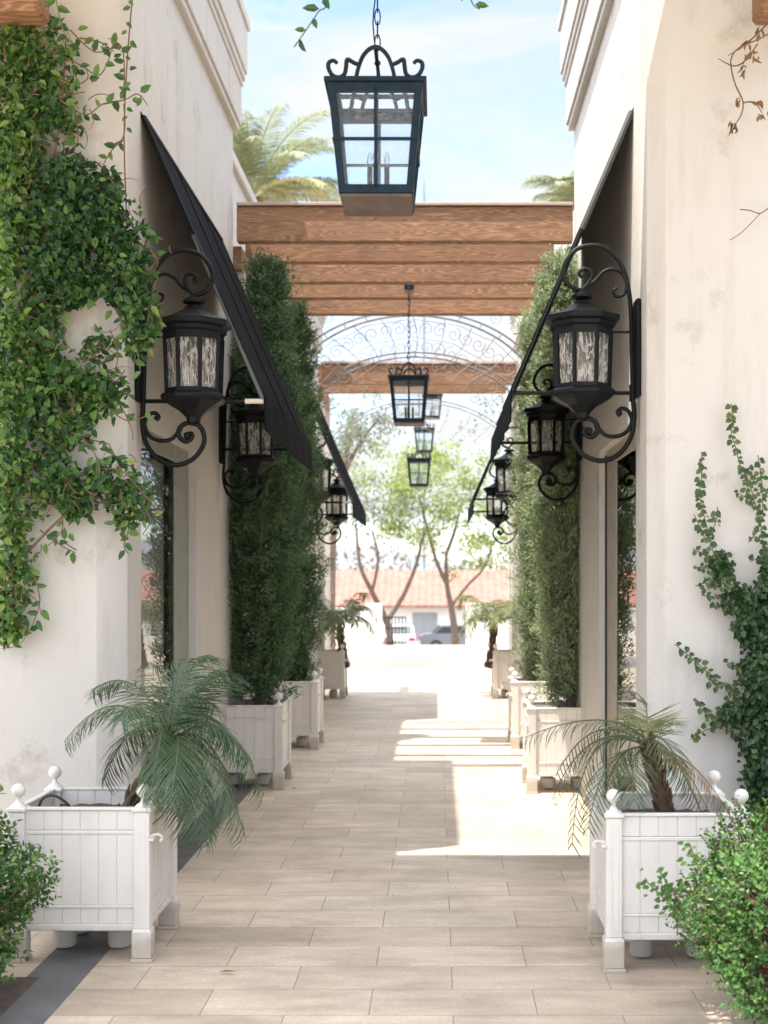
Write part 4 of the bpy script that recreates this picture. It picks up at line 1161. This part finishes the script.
tree(o,[([(0,0,0),lp(390,640,41,o),lp(386,620,41,o),lp(372,592,40.6,o),lp(360,565,40.4,o),lp(356,525,40.2,o)],[.13,.12,.10,.08,.06,.03]),
        ([lp(386,622,41,o),lp(402,598,41.3,o),lp(416,565,41.6,o),lp(424,530,41.8,o)],[.09,.08,.06,.03]),([lp(372,592,40.6,o),lp(378,560,40.2,o),lp(372,530,40,o)],[.06,.05,.03])],
     [(lp(352,505,40.3,o),(1.0,1.0,.8),.8),(lp(385,520,40.3,o),(1.0,1.0,.7),.5),(lp(420,510,41.7,o),(.9,1,.8),.5),(lp(372,480,40.6,o),(1.0,1,.6),.4)],
     'thin tree with a V shaped trunk at the end of the walk, on the left','tree2',41,850,.12)
o=(at(455,640,42).x,42,g)
tree(o,[([(0,0,0),lp(455,640,42,o),lp(452,612,42,o),lp(447,585,42,o),lp(446,555,42,o)],[.14,.12,.10,.08,.05]),
        ([lp(447,585,42,o),lp(436,560,41.7,o),lp(428,530,41.5,o),lp(420,500,41.3,o)],[.07,.06,.04,.025]),
        ([lp(450,608,42,o),lp(468,585,42.3,o),lp(484,568,42.6,o),lp(492,545,42.8,o)],[.065,.05,.04,.025]),
        ([lp(446,555,42,o),lp(455,530,42.2,o),lp(462,500,42.4,o)],[.06,.05,.02])],
     [(lp(415,480,41.3,o),(1.3,1.3,.9),1.3),(lp(450,480,42,o),(1.3,1.3,1.0),1.4),(lp(478,500,42.4,o),(1.0,1.1,.8),.9),(lp(490,548,42.8,o),(.9,1,.7),.8),(lp(430,535,41.5,o),(1.0,1,.6),.6),(lp(400,525,41.3,o),(.8,1,.5),.4),(lp(440,455,42,o),(.9,1,.5),.5)],
     'yellow green tree with a forked trunk in the centre at the end of the walk','tree',42,1500,.12)
o=(at(330,640,29).x,29,g)
tree(o,[([(0,0,0),lp(330,560,29,o),lp(340,480,29,o),lp(350,440,29,o)],[.16,.13,.09,.03]),([lp(340,480,29,o),lp(362,440,29,o),lp(378,420,29,o)],[.06,.04,.02])],
     [(lp(352,432,29,o),(.8,.8,.55),1.0),(lp(372,418,29,o),(.6,.8,.4),.5),(lp(335,450,29,o),(.6,.8,.6),.7),(lp(320,480,29,o),(.5,.8,.5),.5)],
     'dusty olive tree whose crown shows under the far pergola beam','tree2',43,900,.10)
o=(at(520,640,30).x+1.2,30,g)
tree(o,[([(0,0,0),lp(545,500,30,o),lp(530,440,30,o)],[.16,.11,.04])],[(lp(520,455,30,o),(.9,.9,.8),.7),(lp(545,420,30,o),(1,.9,.8),.8)],'olive tree mostly hidden behind the far right shop','tree2',44,800,.10)

# far off tree belt
def belt():
    rs=np.random.RandomState(50); b=MB()
    for i in range(150):
        x=rs.uniform(-60,60); y=rs.uniform(95,150); r=rs.uniform(1.5,3.4); h=rs.uniform(2.5,7.5)
        n=150; q=rs.normal(0,.55,(n,3)); P=np.array([x,y,g+h*.55])+q*np.array([r,r,h*.42])
        b.leaves(P,rs.normal(0,1,(n,3)),rs.normal(0,1,(n,3)),rs.uniform(.4,.9,n),rs.uniform(.2,.45,n),np.clip(rs.normal(.45,.28,n),0,1))
    o=b.build('far_woodland',M['far'],fix=False); o['kind']='stuff'; o['label']='pale far off tree belt behind the tiled roof'
belt()

# ------------------------------------------------------------------ far street
def tiled_building():
    root=empty('tile_roofed_building',(0,80,g),'long low white building with a terracotta tiled roof across the street','building')
    b=MB(); b.box(-26,24,0,9,0,2.45); b.build('wall',M['wallw'],root)
    r=MB(); n=240
    vs=[];fs=[]
    for i in range(n+1):
        x=-27+52*i/n; q=.05*(i%2)
        vs+=[(x,-.7,2.36+q),(x,4.5,4.55+q),(x,9.7,2.36+q),(x,-.7,2.26),(x,9.7,2.26)]
    for i in range(n):
        a,c=i*5,(i+1)*5
        fs+=[(a,c,c+1,a+1),(a+1,c+1,c+2,a+2),(a,a+3,c+3,c),(a+2,c+2,c+4,a+4),(a+3,a+4,c+4,c+3)]
    r.add(vs,fs); r.build('roof',M['terra'],root)
    for x in (-9,-5.2,-1.6,2.2,6.4):
        w=MB(); w.box(x,x+1.7,-.04,-.003,.15 if x==-1.6 else .8,2.0); f=w.build('window',M['wallw'],root)
        w=MB(); w.box(x+.08,x+1.62,-.06,-.042,.2 if x==-1.6 else .9,1.92); w.build('pane',M['farglass'],f)
    b=MB(); b.box(-26,24,-.12,-.002,2.1,2.24); b.build('fascia',M['wallw'],root)
tiled_building()
def car(loc,label,mat,rz):
    root=empty('parked_car',loc,label,'car',rz=rz)
    b=MB(); prof=[(-2.1,.35),(-2.15,.75),(-2.0,.95),(-1.5,1.0),(-1.0,1.42),(.5,1.45),(1.2,1.02),(2.0,.9),(2.15,.7),(2.1,.32)]
    b.prism(prof,1,-.85,.85); b.build('body',mat,root)
    b=MB()
    for y in (-.853,.853): b.prism([(-1.38,1.02),(-.95,1.36),(.42,1.38),(1.0,1.03)],1,y-.003*(1 if y<0 else -1),y+.003*(1 if y<0 else -1))
    b.prism([(-1.46,1.03),(-1.05,1.40),(-1.08,1.43),(-1.5,1.05)],1,-.7,.7)
    b.build('window',M['carglass'],root)
    for x in (-1.3,1.35):
        for y in (-.8,.8):
            b=MB(); t=MB(); t.lathe([(.2,-.1),(.33,-.1),(.33,.1),(.2,.1)],18); b.add([(x+p[0],y+p[2],.33+p[1]) for p in t.v],t.f); w=b.build('wheel',M['tyre'],root)
            b=MB(); t=MB(); t.lathe([(.19,-.105),(.19,.105)],14); b.add([(x+p[0],y+p[2],.33+p[1]) for p in t.v],t.f); b.build('rim',M['grey'],w)
    for y in (-.65,.65):
        b=MB(); b.box(-2.18,-2.1,y-.17,y+.17,.68,.86,.02); b.build('tail_light',M['redl'],root)
car((at(396,630,71).x,71,g),'white parked car with red tail lights beyond the plaza',M['carw'],PI/2+.12)
car((at(459,632,71).x,71.5,g),'dark blue grey parked car behind the forked tree',M['carb'],.05)
# white garden walls at the plaza edge
for x0,x1,lab in ((-7.5,at(374,0,32.6).x,'low white garden wall at the plaza edge on the left'),(at(474,0,32.6).x,7.0,'low white garden wall at the plaza edge on the right')):
    root=empty('garden_wall',((x0+x1)/2,32.6,0),lab,'wall')
    h=(x1-x0)/2
    b=MB(); b.box(-h,h,-.12,.12,0,.88,.01); b.build('wall',M['wallw'],root)
    b=MB(); b.box(-h-.03,h+.03,-.16,.16,.882,.94,.01); b.build('coping',M['cornice'],root)
    e=h if x0<-1 else -h
    b=MB(); b.box(e-.2,e+.2,-.2,.2,0,1.06,.01); b.build('gate_post',M['wallw'],root)
# iron gate leaf left of the opening
root=empty('iron_gate',at(392,645,32.9),'black iron gate leaf standing at the end of the walk','gate')
b=MB()
for i in range(9): b.tube([(-.35+.0875*i,0,0),(-.35+.0875*i,0,.72)],.012,5)
for z in (.06,.42,.70): b.tube([(-.36,0,z),(.36,0,z)],.016,5)
b.build('bars',M['iron'],root)
# far spire above the first beam
root=empty('spire_mast',(at(424,0,120).x,120,g),'thin grey spire point rising above the front pergola','spire')
b=MB(); b.lathe([(.10,0),(.10,35.6),(.26,36.0),(.16,38.5),(.02,41.2)],8); b.build('spire',M['spire'],root)

# irrigation tube in the left planter
root=empty('irrigation_tube',(-1.66,5.6,.56),'black irrigation tube curling out of the near left planter','hose')
b=MB(); b.tube([(-.06,-.02,0),(-.04,-.02,.10),(.02,-.03,.125),(.08,-.02,.08),(.10,0,.02)],.006,6,5); b.build('tube',M['hose'],root)

for k,(px,py,lab) in enumerate(((219,974,'dry fallen leaf on the paving in front of the left planter'),(172,908,'brown fallen leaf beside the foot of the left planter'),(292,790,'tiny fallen leaf beside the nearer cypress planter'))):
    d_=F*H/(py-CY); b=MB(); b.leaves([(0,0,.006)],[(1,.35*k-.2,.04)],[(0,0,1)],[.085 if k==0 else .05],[.02],[.4],.25,.3)
    o_=b.build('fallen_leaf',M['dry'],None,fix=False); o_.location=((px-CX)*d_/F,d_,.004); tag(o_,lab,'leaf','fallen leaves on the paving')
